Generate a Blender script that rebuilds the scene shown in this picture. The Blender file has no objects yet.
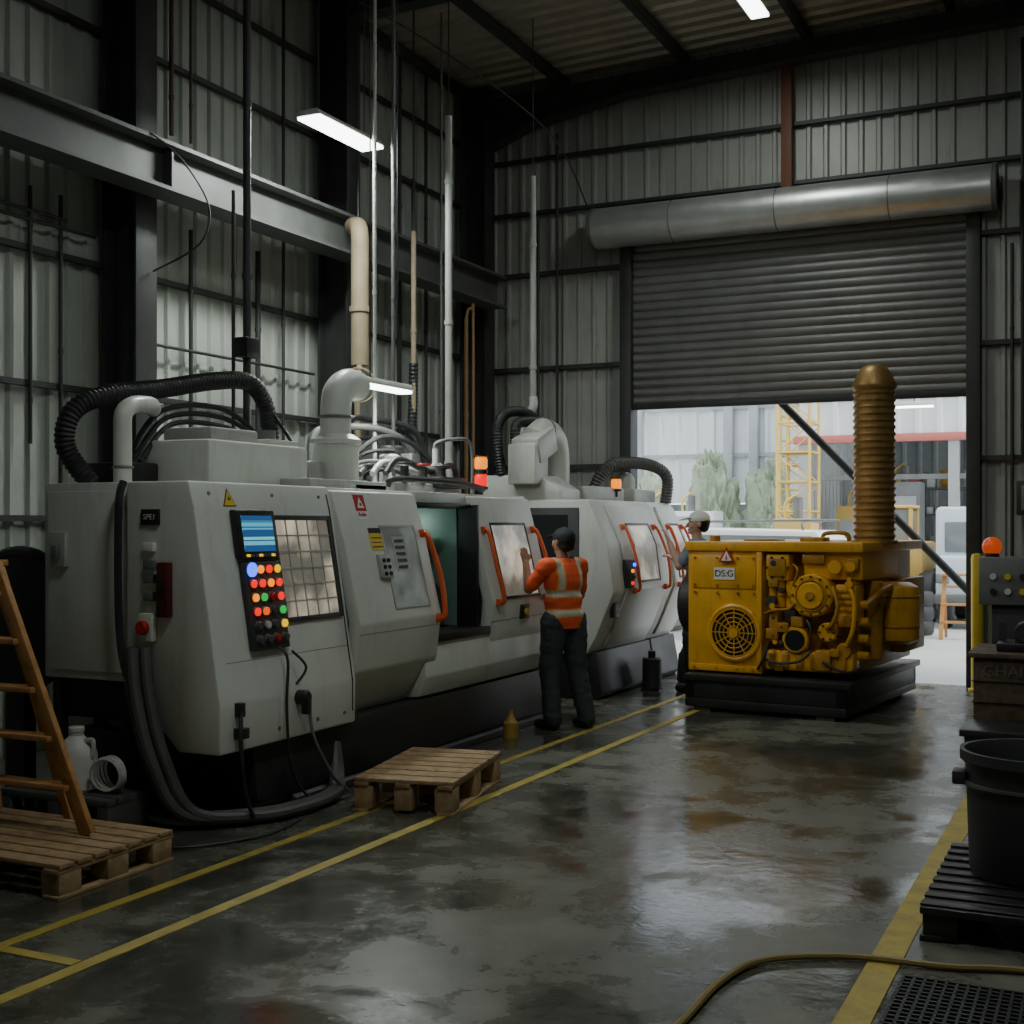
import bpy,bmesh,math,random
from mathutils import Vector,Matrix,noise,Euler
random.seed(7)
SC=bpy.context.scene
COL=SC.collection
V=Vector
# ------------------------------------------------------------------ materials
MATS={}
def mat(name,col,rough=.5,metal=0,var=.12,scale=2.5,bump=0,bscale=60,emit=None,es=0,spec=.5,dirt=0,dirtcol=(.03,.028,.022)):
    if name in MATS: return MATS[name]
    m=bpy.data.materials.new(name); m.use_nodes=True
    nt=m.node_tree; N=nt.nodes; L=nt.links
    b=N['Principled BSDF']
    b.inputs['Roughness'].default_value=rough
    b.inputs['Metallic'].default_value=metal
    b.inputs['Specular IOR Level'].default_value=spec
    c=(col[0],col[1],col[2],1)
    b.inputs['Base Color'].default_value=c
    if emit:
        b.inputs['Emission Color'].default_value=(*emit,1); b.inputs['Emission Strength'].default_value=es
    if var>0:
        tc=N.new('ShaderNodeTexCoord')
        n=N.new('ShaderNodeTexNoise'); n.inputs['Scale'].default_value=scale; n.inputs['Detail'].default_value=6; n.inputs['Roughness'].default_value=.65
        L.new(tc.outputs['Object'],n.inputs['Vector'])
        r=N.new('ShaderNodeValToRGB')
        r.color_ramp.elements[0].position=.3; r.color_ramp.elements[1].position=.7
        r.color_ramp.elements[0].color=(*[x*(1-var) for x in col],1)
        r.color_ramp.elements[1].color=(*[min(1,x*(1+var)) for x in col],1)
        L.new(n.outputs['Fac'],r.inputs['Fac'])
        out=r.outputs['Color']
        if dirt>0:
            mp=N.new('ShaderNodeMapping'); mp.inputs['Scale'].default_value=(3,3,.7)
            L.new(tc.outputs['Object'],mp.inputs['Vector'])
            n2=N.new('ShaderNodeTexNoise'); n2.inputs['Scale'].default_value=2.2; n2.inputs['Detail'].default_value=9; n2.inputs['Roughness'].default_value=.75
            L.new(mp.outputs['Vector'],n2.inputs['Vector'])
            r2=N.new('ShaderNodeValToRGB'); r2.color_ramp.elements[0].position=.52; r2.color_ramp.elements[1].position=.82
            r2.color_ramp.elements[0].color=(0,0,0,1); r2.color_ramp.elements[1].color=(dirt,dirt,dirt,1)
            L.new(n2.outputs['Fac'],r2.inputs['Fac'])
            mx=N.new('ShaderNodeMix'); mx.data_type='RGBA'
            L.new(r2.outputs['Color'],mx.inputs['Factor']); L.new(out,mx.inputs[6]); mx.inputs[7].default_value=(*dirtcol,1)
            out=mx.outputs[2]
        L.new(out,b.inputs['Base Color'])
        mr=N.new('ShaderNodeMapRange'); mr.inputs[3].default_value=max(.02,rough*.8); mr.inputs[4].default_value=min(1,rough*1.25)
        L.new(n.outputs['Fac'],mr.inputs[0]); L.new(mr.outputs[0],b.inputs['Roughness'])
        if bump>0:
            n3=N.new('ShaderNodeTexNoise'); n3.inputs['Scale'].default_value=bscale; n3.inputs['Detail'].default_value=4
            L.new(tc.outputs['Object'],n3.inputs['Vector'])
            bp=N.new('ShaderNodeBump'); bp.inputs['Strength'].default_value=bump; bp.inputs['Distance'].default_value=.01
            L.new(n3.outputs['Fac'],bp.inputs['Height']); L.new(bp.outputs['Normal'],b.inputs['Normal'])
    MATS[name]=m; return m
def wood(name,c1,c2):
    m=mat(name,c1,.7,0,0)
    nt=m.node_tree;N=nt.nodes;L=nt.links;b=N['Principled BSDF']
    tc=N.new('ShaderNodeTexCoord'); n=N.new('ShaderNodeTexNoise'); n.inputs['Scale'].default_value=9; n.inputs['Detail'].default_value=8; n.inputs['Distortion'].default_value=1.2
    L.new(tc.outputs['Object'],n.inputs['Vector'])
    r=N.new('ShaderNodeValToRGB'); r.color_ramp.elements[0].position=.35; r.color_ramp.elements[1].position=.65
    r.color_ramp.elements[0].color=(*c1,1); r.color_ramp.elements[1].color=(*c2,1)
    L.new(n.outputs['Fac'],r.inputs['Fac']); L.new(r.outputs['Color'],b.inputs['Base Color'])
    return m
def floor_mat():
    m=bpy.data.materials.new('wet_concrete'); m.use_nodes=True
    nt=m.node_tree;N=nt.nodes;L=nt.links;b=N['Principled BSDF']
    tc=N.new('ShaderNodeTexCoord')
    def nz(s,d,dist=0,rg=.62):
        n=N.new('ShaderNodeTexNoise'); n.inputs['Scale'].default_value=s; n.inputs['Detail'].default_value=d; n.inputs['Distortion'].default_value=dist; n.inputs['Roughness'].default_value=rg
        L.new(tc.outputs['Object'],n.inputs['Vector'])
        return n
    a=nz(.75,10,.4,.66); c=nz(2.6,12,.3,.7); f=nz(45,6)
    r=N.new('ShaderNodeValToRGB'); e=r.color_ramp.elements
    e[0].position=.3; e[0].color=(.065,.067,.054,1); e[1].position=.7; e[1].color=(.18,.18,.145,1)
    L.new(c.outputs['Fac'],r.inputs['Fac'])
    r2=N.new('ShaderNodeValToRGB'); e=r2.color_ramp.elements
    e[0].position=.43; e[0].color=(.45,.45,.43,1); e[1].position=.56; e[1].color=(1,1,.97,1)
    L.new(a.outputs['Fac'],r2.inputs['Fac'])
    mx=N.new('ShaderNodeMix'); mx.data_type='RGBA'; mx.blend_type='MULTIPLY'; mx.inputs['Factor'].default_value=1
    L.new(r.outputs['Color'],mx.inputs[6]); L.new(r2.outputs['Color'],mx.inputs[7]); L.new(mx.outputs[2],b.inputs['Base Color'])
    r3=N.new('ShaderNodeValToRGB'); e=r3.color_ramp.elements
    e[0].position=.42; e[0].color=(.09,.09,.09,1); e[1].position=.58; e[1].color=(.36,.36,.36,1)
    ad=N.new('ShaderNodeMath'); ad.operation='ADD'; m2=N.new('ShaderNodeMath'); m2.operation='MULTIPLY_ADD'
    L.new(c.outputs['Fac'],m2.inputs[0]); m2.inputs[1].default_value=.6; m2.inputs[2].default_value=-.30
    L.new(a.outputs['Fac'],ad.inputs[0]); L.new(m2.outputs[0],ad.inputs[1]); L.new(ad.outputs[0],r3.inputs['Fac'])
    L.new(r3.outputs['Color'],b.inputs['Roughness'])
    bp=N.new('ShaderNodeBump'); bp.inputs['Strength'].default_value=.22; bp.inputs['Distance'].default_value=.01
    g=nz(9,6); L.new(g.outputs['Fac'],bp.inputs['Height'])
    bp2=N.new('ShaderNodeBump'); bp2.inputs['Strength'].default_value=.12; bp2.inputs['Distance'].default_value=.003
    L.new(f.outputs['Fac'],bp2.inputs['Height']); L.new(bp.outputs['Normal'],bp2.inputs['Normal']); L.new(bp2.outputs['Normal'],b.inputs['Normal'])
    return m
FLOOR=floor_mat()
WHITE=mat('white_paint',(.62,.64,.59),.34,0,.06,1.2,dirt=.4,dirtcol=(.22,.21,.17))
WHITE2=mat('grey_white_paint',(.40,.41,.38),.4,0,.15,3,dirt=.6,dirtcol=(.10,.09,.07))
BLACK=mat('black_paint',(.02,.02,.02),.4,0,.3,5)
RUB=mat('black_rubber',(.022,.022,.023),.5,0,.2,8)
GREYHOSE=mat('grey_hose',(.085,.085,.08),.5,0,.2,8)
DSTEEL=mat('dark_steel',(.045,.047,.045),.5,.2,.3,3,bump=.1)
GSTEEL=mat('grey_steel',(.17,.175,.17),.5,.3,.2,3)
BEAMS=mat('beam_steel',(.10,.105,.10),.5,.2,.25,3)
GALV=mat('galvanised_steel',(.62,.63,.62),.36,.75,.15,3)
SHUT=mat('shutter_steel',(.17,.172,.165),.45,.4,.15,2,dirt=.3)
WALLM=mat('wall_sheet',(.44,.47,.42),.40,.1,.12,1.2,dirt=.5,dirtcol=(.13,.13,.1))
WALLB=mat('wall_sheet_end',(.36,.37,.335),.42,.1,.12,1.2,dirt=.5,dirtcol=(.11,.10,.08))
ROOFM=mat('roof_sheet',(.42,.38,.31),.35,.35,.2,1.2,dirt=.4)
ORANGE=mat('orange_handle',(.75,.12,.035),.4,0,.08)
YEL=mat('machine_yellow',(.72,.36,.02),.34,0,.14,3,dirt=.6,dirtcol=(.12,.06,.015))
YEL2=mat('machine_yellow_dark',(.42,.20,.015),.4,0,.3,6,dirt=.7,dirtcol=(.05,.03,.012))
GOLD=mat('rusty_gold_stack',(.36,.22,.08),.42,.6,.25,6)
YLINE=mat('line_paint',(.42,.32,.06),.5,0,.3,6,dirt=1,dirtcol=(.11,.11,.09))
SAFEY=mat('safety_yellow',(.65,.48,.04),.45,0,.1)
WOOD=wood('pallet_wood',(.28,.18,.09),(.44,.30,.16))
WOODO=wood('ladder_wood',(.36,.17,.05),(.52,.27,.09))
WOODD=wood('dark_wood',(.06,.04,.022),(.11,.075,.045))
RED=mat('red_paint',(.42,.02,.015),.35,0,.1)
PLWHITE=mat('white_plastic',(.6,.6,.56),.4,0,.06)
SIGNW=mat('sign_white',(.75,.75,.72),.5,0,.03)
SIGNY=mat('sign_yellow',(.75,.52,.03),.5,0,.05)
INK=mat('ink',(.015,.015,.015),.6,0,0)
STENC=mat('faded_stencil',(.13,.11,.08),.6,0,.2)
TAN=mat('tan_duct',(.34,.27,.17),.55,0,.15,4)
TANK=mat('dark_grey_plastic',(.045,.047,.047),.45,0,.2,4)
CYAN=mat('interior_green',(.16,.26,.22),.35,0,.2,3)
ASPH=mat('yard_ground_concrete',(.5,.5,.48),.5,0,.12,.6,dirt=.3,dirtcol=(.3,.3,.28))
BLDG=mat('pale_sheet',(.72,.75,.75),.5,0,.06,.6,dirt=.3,dirtcol=(.5,.5,.48))  # yard sheet and grey colours are paled to stand in for mist
HAZEG=mat('mist_paled_grey',(.36,.38,.38),.6,0,.15,2)
REDF=mat('red_fascia',(.5,.15,.12),.5,0,.1)
LEAF=mat('mist_paled_leaves',(.30,.35,.24),.7,0,.35,2)  # green paled in the colour itself, in place of mist
SCAFY=mat('scaffold_yellow',(.72,.5,.12),.5,0,.1)
def emis(name,c,s,base=None): return mat(name,base or c,.3,0,0,emit=c,es=s)
LAMPE=emis('lamp_tube_glow',(.93,1,.97),9)
def lit(n,c,s): return emis(n,c,s,[x*.5 for x in c])
L_AMB=lit('amber_light',(1,.25,.0),1.6); L_RED=lit('red_light',(1,.01,.005),1.3); L_BLU=lit('blue_light',(.02,.08,1),3.5)
L_GRN=lit('green_light',(.02,.8,.1),.6); L_YEL=lit('yellow_light',(1,.6,.0),1.0); B_DK=mat('dark_button',(.08,.08,.08),.4,0,0); L_OR=lit('orange_button',(1,.12,.0),1.0)
B_RED=mat('red_button',(.5,.02,.02),.35,0,0)
def glow_pane(name,c,e,es):
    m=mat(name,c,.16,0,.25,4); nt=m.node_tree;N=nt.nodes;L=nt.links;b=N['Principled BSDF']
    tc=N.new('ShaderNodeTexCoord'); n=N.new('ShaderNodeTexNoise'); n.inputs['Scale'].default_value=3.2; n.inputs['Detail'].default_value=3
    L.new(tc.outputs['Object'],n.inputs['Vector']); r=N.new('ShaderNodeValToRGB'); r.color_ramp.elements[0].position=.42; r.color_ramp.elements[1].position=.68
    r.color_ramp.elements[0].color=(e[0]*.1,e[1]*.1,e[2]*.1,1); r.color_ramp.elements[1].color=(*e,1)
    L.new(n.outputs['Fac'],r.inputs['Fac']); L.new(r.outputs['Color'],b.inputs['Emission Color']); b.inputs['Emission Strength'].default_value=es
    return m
PANE_GLOW=glow_pane('frosted_pane_glow',(.36,.36,.33),(.9,.76,.55),.65)  # mottled warm emission stands in for work light behind the glass
PANE2_GLOW=glow_pane('hazy_pane_glow',(.25,.27,.26),(.8,.9,.85),.12)  # faint emission painted in for the lit machine interior
DGLASS=mat('dark_glass',(.02,.025,.025),.08,0,0)
HGLASS=mat('mist_paled_glass',(.2,.22,.23),.1,0,0)  # yard vehicle glass, lightened in colour to suggest mist
def screen_mat():
    m=mat('screen_display',(.02,.05,.08),.2,0,0); nt=m.node_tree;N=nt.nodes;L=nt.links;b=N['Principled BSDF']
    tc=N.new('ShaderNodeTexCoord'); mp=N.new('ShaderNodeMapping'); mp.inputs['Rotation'].default_value=(math.radians(90),0,math.radians(90))
    L.new(tc.outputs['Object'],mp.inputs[0])
    br=N.new('ShaderNodeTexBrick'); br.inputs['Scale'].default_value=16; br.inputs['Color1'].default_value=(.05,.25,.4,1); br.inputs['Color2'].default_value=(.2,.6,.45,1); br.inputs['Mortar'].default_value=(.01,.05,.15,1); br.inputs['Mortar Size'].default_value=.06
    L.new(mp.outputs[0],br.inputs['Vector']); L.new(br.outputs['Color'],b.inputs['Emission Color']); b.inputs['Emission Strength'].default_value=1.5
    return m
SCREEN=screen_mat()
SKIN=mat('skin',(.30,.16,.10),.5,0,.08,10); SKIN2=mat('skin_light',(.48,.29,.2),.5,0,.08,10)
HAIR=mat('dark_hair',(.012,.01,.008),.6,0,.2,20)
HIVIS=mat('hivis_orange',(.85,.11,.03),.8,0,.1,8); STRIPE=mat('reflective_strip',(.55,.5,.38),.4,0,.05); LIME=mat('lime_trim',(.62,.4,.1),.6,0,.05)
DENIM=mat('dark_trousers',(.04,.05,.055),.8,0,.3,12); BOOT=mat('boot_leather',(.02,.018,.015),.5,0,.2); CAPD=mat('dark_cap',(.015,.017,.022),.7,0,.2); CAPW=mat('white_cap',(.7,.7,.68),.6,0,.05); BLUES=mat('blue_grey_shirt',(.16,.2,.27),.8,0,.1)
EYEW=mat('eye_white',(.7,.68,.65),.3,0,0)
# ------------------------------------------------------------------ mesh builder
def catmull(pts,n=6):
    P=[V(p) for p in pts]
    if len(P)<3 or n<2: return P
    out=[]
    for i in range(len(P)-1):
        a=P[max(i-1,0)];b=P[i];c=P[i+1];d=P[min(i+2,len(P)-1)]
        for k in range(n):
            t=k/n
            out.append(.5*((2*b)+(c-a)*t+(2*a-5*b+4*c-d)*t*t+(3*b-a-3*c+d)*t**3))
    out.append(P[-1]); return out
class MB:
    def __init__(s): s.bm=bmesh.new(); s.mats=[]
    def mi(s,m):
        if m not in s.mats: s.mats.append(m)
        return s.mats.index(m)
    def add(s,tb,m,M=None):
        i=s.mi(m); mp={}
        for v in tb.verts: mp[v]=s.bm.verts.new(M@v.co if M else v.co)
        for f in tb.faces:
            try: nf=s.bm.faces.new([mp[v] for v in f.verts]); nf.material_index=i
            except ValueError: pass
        tb.free(); return s
    def box(s,a,b,m,bev=0,M=None,seg=2):
        tb=bmesh.new(); bmesh.ops.create_cube(tb,size=1)
        a=V(a);b=V(b);c=(a+b)/2;d=b-a
        for v in tb.verts: v.co=V((v.co.x*d.x+c.x,v.co.y*d.y+c.y,v.co.z*d.z+c.z))
        if bev: bmesh.ops.bevel(tb,geom=tb.edges[:],offset=bev,segments=seg,affect='EDGES',profile=.5)
        return s.add(tb,m,M)
    def obox(s,c,size,rot,m,bev=0):
        M=Matrix.Translation(V(c))@Euler(rot).to_matrix().to_4x4(); h=V(size)/2
        return s.box(-h,h,m,bev,M)
    def beam(s,p0,p1,w,h,m,up=(0,0,1),bev=0):
        p0=V(p0);p1=V(p1);z=(p1-p0).normalized();u=V(up)
        if abs(z.dot(u))>.95:u=V((1,0,0))
        x=u.cross(z).normalized();y=z.cross(x)
        M=Matrix((( x.x,y.x,z.x,p0.x),(x.y,y.y,z.y,p0.y),(x.z,y.z,z.z,p0.z),(0,0,0,1)))
        return s.box((-w/2,-h/2,0),(w/2,h/2,(p1-p0).length),m,bev,M)
    def rings(s,pts,rad,m,seg=10,capped=True):
        tb=bmesh.new(); n=len(pts); prev=None; rg=[]
        for i,p in enumerate(pts):
            t=(pts[min(i+1,n-1)]-pts[max(i-1,0)]).normalized()
            if prev is None:
                u=t.orthogonal().normalized()
            else:
                u=(prev-t*prev.dot(t)); u=u.normalized() if u.length>1e-6 else t.orthogonal().normalized()
            prev=u; w=t.cross(u); r=rad[i] if isinstance(rad,list) else rad
            rg.append([tb.verts.new(p+(u*math.cos(2*math.pi*k/seg)+w*math.sin(2*math.pi*k/seg))*r) for k in range(seg)])
        for i in range(n-1):
            for k in range(seg): tb.faces.new([rg[i][k],rg[i][(k+1)%seg],rg[i+1][(k+1)%seg],rg[i+1][k]])
        if capped: tb.faces.new(rg[0][::-1]); tb.faces.new(rg[-1])
        return s.add(tb,m)
    def tube(s,pts,r,m,seg=10,n=6): return s.rings(catmull(pts,n),r,m,seg)
    def hose(s,pts,r,m,seg=14,pitch=.03,amp=.14):
        P=catmull(pts,10); L=[0]
        for i in range(1,len(P)): L.append(L[-1]+(P[i]-P[i-1]).length)
        N=int(L[-1]/pitch*2); out=[];rad=[];j=0
        for i in range(N+1):
            d=L[-1]*i/N
            while j<len(P)-2 and L[j+1]<d: j+=1
            out.append(P[j].lerp(P[j+1],(d-L[j])/max(1e-6,L[j+1]-L[j]))); rad.append(r if i%2 else r*(1-amp))
        return s.rings(out,rad,m,seg)
    def cyl(s,p0,p1,r,m,r1=None,seg=20,bev=0):
        p0=V(p0);p1=V(p1)
        if r1 is None:r1=r
        if bev:
            d=(p1-p0).normalized(); return s.rings([p0,p0+d*1e-4,p0+d*bev,p1-d*bev,p1-d*1e-4,p1],[r-bev,r-bev,r,r1,r1-bev,r1-bev],m,seg)
        return s.rings([p0,p1],[r,r1],m,seg)
    def lathe(s,prof,base,m,axis=(0,0,1),seg=24):
        base=V(base);a=V(axis).normalized()
        u=a.orthogonal().normalized();w=a.cross(u);tb=bmesh.new();rg=[]
        for r,h in prof:
            rg.append([tb.verts.new(base+a*h+(u*math.cos(2*math.pi*k/seg)+w*math.sin(2*math.pi*k/seg))*max(r,1e-4)) for k in range(seg)])
        for i in range(len(rg)-1):
            for k in range(seg): tb.faces.new([rg[i][k],rg[i][(k+1)%seg],rg[i+1][(k+1)%seg],rg[i+1][k]])
        tb.faces.new(rg[0][::-1]);tb.faces.new(rg[-1])
        return s.add(tb,m)
    def sph(s,c,r,m,seg=16,M=None):
        if not hasattr(r,'__len__'): r=(r,r,r)
        tb=bmesh.new(); bmesh.ops.create_uvsphere(tb,u_segments=seg,v_segments=max(6,seg//2+2),radius=1)
        T=Matrix.Translation(V(c))@(M or Matrix.Identity(4))@Matrix.Diagonal((r[0],r[1],r[2],1))
        return s.add(tb,m,T)
    def torus(s,c,axis,R,r,m,seg=28,rs=8,a0=0,a1=2*math.pi):
        c=V(c);a=V(axis).normalized();u=a.orthogonal().normalized();w=a.cross(u)
        pts=[c+(u*math.cos(a0+(a1-a0)*i/seg)+w*math.sin(a0+(a1-a0)*i/seg))*R for i in range(seg+1)]
        return s.rings(pts,r,m,rs)
    def prism(s,poly,ax,a,b,m,bev=0):
        tb=bmesh.new()
        f={'y':lambda p,t:V((p[0],t,p[1])),'x':lambda p,t:V((t,p[0],p[1])),'z':lambda p,t:V((p[0],p[1],t))}[ax]
        A=[tb.verts.new(f(p,a)) for p in poly];B=[tb.verts.new(f(p,b)) for p in poly]; n=len(poly)
        tb.faces.new(A);tb.faces.new(B[::-1])
        for i in range(n): tb.faces.new([A[i],B[i],B[(i+1)%n],A[(i+1)%n]])
        bmesh.ops.recalc_face_normals(tb,faces=tb.faces[:])
        if bev: bmesh.ops.bevel(tb,geom=tb.edges[:],offset=bev,segments=2,affect='EDGES',profile=.5)
        return s.add(tb,m)
    def cap(s,p0,r0,p1,r1,m,seg=14):
        s.sph(p0,r0,m,seg); s.sph(p1,r1,m,seg)
        return s.rings([V(p0),V(p1)],[r0,r1],m,seg)
    def mesh(s,name,org=V((0,0,0)),recalc=True):
        bm=s.bm
        if recalc: bmesh.ops.recalc_face_normals(bm,faces=bm.faces[:])
        for v in bm.verts: v.co-=org
        for f in bm.faces: f.smooth=True
        for e in bm.edges:
            if len(e.link_faces)==2 and e.calc_face_angle(0)>.62: e.smooth=False
        me=bpy.data.meshes.new(name); bm.to_mesh(me); bm.free()
        for m in s.mats: me.materials.append(m)
        return me
ORG={}
def meta(o,label=None,cat=None,group=None,kind=None):
    if label:o['label']=label
    if cat:o['category']=cat
    if group:o['group']=group
    if kind:o['kind']=kind
def root(name,loc,label,cat,group=None):
    o=bpy.data.objects.new(name,None); COL.objects.link(o); o.empty_display_size=.1; o.location=loc; ORG[o.name]=V(loc); meta(o,label,cat,group); return o
def part(par,name,mb,label=None,me=None):
    og=ORG[par.name]
    if me is None: me=mb.mesh(name,og)
    else:
        for v in me.vertices: v.co-=og
    o=bpy.data.objects.new(name,me); COL.objects.link(o); o.parent=par; ORG[o.name]=og
    if label:o['label']=label
    return o
def boxpart(par,name,a,b,m,bev=0,label=None):
    mb=MB(); mb.box(a,b,m,bev); return part(par,name,mb,label)
def thing(name,mb,org,label,cat,group=None,kind=None):
    me=mb.mesh(name,V(org)); o=bpy.data.objects.new(name,me); COL.objects.link(o); o.location=org; ORG[o.name]=V(org); meta(o,label,cat,group,kind); return o
def struct(name,mb):
    me=mb.mesh(name); o=bpy.data.objects.new(name,me); COL.objects.link(o); o['kind']='structure'; return o
def dup(o,loc,rz=0,par=None):
    c=o.copy(); COL.objects.link(c)
    if par is None: c.location=loc; c.rotation_euler=(0,0,rz)
    else: c.parent=par
    for ch in o.children: dup(ch,None,0,c)
    return c
def textmesh(s,size,mat_,M,ext=.001):
    cu=bpy.data.curves.new('t','FONT'); cu.body=s; cu.size=size; cu.extrude=ext; cu.align_x='CENTER'; cu.align_y='CENTER'
    o=bpy.data.objects.new('t',cu); COL.objects.link(o); bpy.context.view_layer.update()
    me=bpy.data.meshes.new_from_object(o.evaluated_get(bpy.context.evaluated_depsgraph_get())); bpy.data.objects.remove(o); bpy.data.curves.remove(cu)
    me.transform(M); me.materials.clear(); me.materials.append(mat_); return me
def Mxz(loc,rz=0,tilt=0):
    return Matrix.Translation(V(loc))@Matrix.Rotation(rz,4,'Z')@Matrix.Rotation(math.radians(90)+tilt,4,'X')
def arealight(par,loc,sx,sy,power,col=(.93,1,.96),rot=(0,0,0)):
    l=bpy.data.lights.new('lamp_light','AREA'); l.shape='RECTANGLE'; l.size=sx; l.size_y=sy; l.energy=power; l.color=col
    o=bpy.data.objects.new('lamp_light',l); COL.objects.link(o); o.parent=par; o.location=V(loc)-ORG[par.name]; o.rotation_euler=rot; return o
# ------------------------------------------------------------------ camera
cam=bpy.data.cameras.new('camera'); co=bpy.data.objects.new('camera',cam); COL.objects.link(co)
cam.sensor_width=36; cam.lens=44.8; cam.shift_y=.0127; cam.clip_end=300
co.location=(0,0,1.7); co.rotation_euler=(math.radians(90),0,math.radians(25.5)); SC.camera=co
# ------------------------------------------------------------------ shell
XL,XR,YB,YF=-7.35,4.0,14.2,-3.0
def roofz(x): return 7.02+.03*(x-XL)
def sheet(mb,u0,u1,z0,z1,fixed,axis,m,pitch=.19,dep=.028,sgn=1,ztop=None):
    tb=bmesh.new(); n=int((u1-u0)/pitch)+1; us=[]
    for i in range(n):
        b=u0+i*pitch
        for f,d in((0,0),(.62,0),(.72,1),(.9,1)):
            u=b+f*pitch
            if u<u1: us.append((u,d*dep))
    us.append((u1,0)); pr=None
    for u,d in us:
        z1_=ztop(u) if ztop else z1
        p=(fixed+sgn*d,u) if axis=='y' else (u,fixed+sgn*d)
        a=tb.verts.new((p[0],p[1],z0)); b=tb.verts.new((p[0],p[1],z1_))
        if pr: tb.faces.new([pr[0],a,b,pr[1]])
        pr=(a,b)
    mb.add(tb,m)
rz2=lambda x:roofz(x)+.08
mb=MB(); mb.box((XL-.1,YF-.1,-.2),(XR+.1,YB+.05,0),FLOOR); struct('floor',mb)
mb=MB(); sheet(mb,YF,YB,0,7.1,XL,'y',WALLM); struct('wall_left',mb)
mb=MB(); sheet(mb,YF,YB,0,7.45,XR,'y',WALLM,sgn=-1); struct('wall_right',mb)
mb=MB(); sheet(mb,XL,XR,0,7.3,YF,'x',WALLM,ztop=rz2); struct('wall_front',mb)
DX0,DX1=-5.17,-1.44
mb=MB()
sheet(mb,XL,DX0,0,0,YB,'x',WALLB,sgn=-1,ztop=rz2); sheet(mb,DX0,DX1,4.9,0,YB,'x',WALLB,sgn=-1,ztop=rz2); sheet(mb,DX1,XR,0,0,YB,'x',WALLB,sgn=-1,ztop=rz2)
struct('wall_back',mb)
mb=MB(); tb=bmesh.new(); y=YF-.1; pr=None; i=0
while y<=YB+.4:
    z=.0 if i%4 in(0,1) else .035
    a=tb.verts.new((XL-.1,y,roofz(XL-.1)+z)); b=tb.verts.new((XR+.1,y,roofz(XR+.1)+z))
    if pr: tb.faces.new([pr[0],a,b,pr[1]])
    pr=(a,b); y+=[.09,.03,.09,.03][i%4]; i+=1
mb.add(tb,ROOFM); struct('ceiling',mb)
tn=[0]
def trim(mb): tn[0]+=1; return struct('trim_%d'%tn[0],mb)
for z in (.9,1.75,2.75,3.75,5.6,6.35):
    mb=MB(); mb.box((XL+.03,YF,z-.022),(XL+.09,YB-.12,z+.022),DSTEEL); trim(mb)
for z,seg in ((1.2,1),(2.4,1),(3.6,1),(4.75,1),(5.5,2),(6.15,2)):
    mb=MB()
    if seg==1:
        mb.box((XL+.15,YB-.1,z-.025),(DX0-.1,YB-.03,z+.025),DSTEEL); mb.box((DX1+.1,YB-.1,z-.025),(XR-.1,YB-.03,z+.025),DSTEEL)
    else: mb.box((XL+.15,YB-.1,z-.02),(XR-.1,YB-.03,z+.02),DSTEEL)
    trim(mb)
mb=MB()
for x in(DX0-.06,DX1+.06):
    mb.box((x-.07,YB-.16,0),(x+.07,YB+.08,5.0),DSTEEL,.006)
mb.box((DX0-.1,YB-.02,4.92),(DX1+.1,YB+.08,5.1),DSTEEL,.006); trim(mb)
mb=MB(); tb=bmesh.new(); z=3.1; pr=None; k=0
while z<5.0:
    yy=YB-.06-.018*abs(math.sin(math.pi*(k%6)/6))**.6
    a=tb.verts.new((DX0,yy,z)); b=tb.verts.new((DX1,yy,z))
    if pr: tb.faces.new([pr[0],a,b,pr[1]])
    pr=(a,b); z+=.1/6; k+=1
mb.add(tb,SHUT); mb.box((DX0,YB-.1,3.05),(DX1,YB-.03,3.12),DSTEEL,.008); struct('door_1',mb)
r=root('shutter_drum_housing',(-3.4,13.93,4.93),'long galvanised steel roller shutter drum above the opening','shutter housing')
mb=MB(); mb.cyl((-5.55,13.93,5.17),(-1.17,13.93,5.17),.235,GALV,seg=40,bev=.01)
for x in(-4.6,-3.4,-2.2): mb.cyl((x,13.93,5.17),(x+.012,13.93,5.17),.238,GSTEEL,seg=40)
part(r,'drum',mb)
for x in(-5.59,-1.17):
    mb=MB(); mb.cyl((x,13.93,5.17),(x+.04,13.93,5.17),.245,GSTEEL,seg=36); mb.box((x,13.95,4.98),(x+.04,14.16,5.36),GSTEEL,.01); mb.cyl((x-.02,13.93,5.17),(x+.06,13.93,5.17),.05,DSTEEL); part(r,'end_plate',mb)
# columns
mb=MB()
def ibeam_v(mb,x0,x1,y,z0,z1,w,m):
    mb.box((x0,y-w/2,z0),(x0+.025,y+w/2,z1),m,.003); mb.box((x1-.025,y-w/2,z0),(x1,y+w/2,z1),m,.003); mb.box((x0+.02,y-.012,z0),(x1-.02,y+.012,z1),m)
ibeam_v(mb,-7.25,-6.9,7.8,.02,7.0,.24,DSTEEL); mb.box((-7.26,7.62,0),(-6.84,7.98,.025),DSTEEL)
c0=thing('steel_column',mb,(-7.1,7.8,0),'dark steel I-section building column beside the sheet wall','column','wall columns')
for y in(4.8,10.8,13.85,1.8): dup(c0,(-7.1,y,0))
mb=MB()
zb,zt=4.28,4.66
mb.box((-6.88,YF+.1,zt-.03),(-6.6,YB-.5,zt),BEAMS); mb.box((-6.88,YF+.1,zb),(-6.6,YB-.5,zb+.03),BEAMS); mb.box((-6.75,YF+.1,zb+.02),(-6.73,YB-.5,zt-.02),BEAMS)
for y in(1.8,4.8,7.8,10.8): mb.box((-6.86,y-.01,zb+.03),(-6.64,y+.01,zt-.03),BEAMS)
thing('runway_beam',mb,(-6.76,6,zb),'grey steel crane runway I-beam fixed along the columns','steel beam')
mb=MB()
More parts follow.
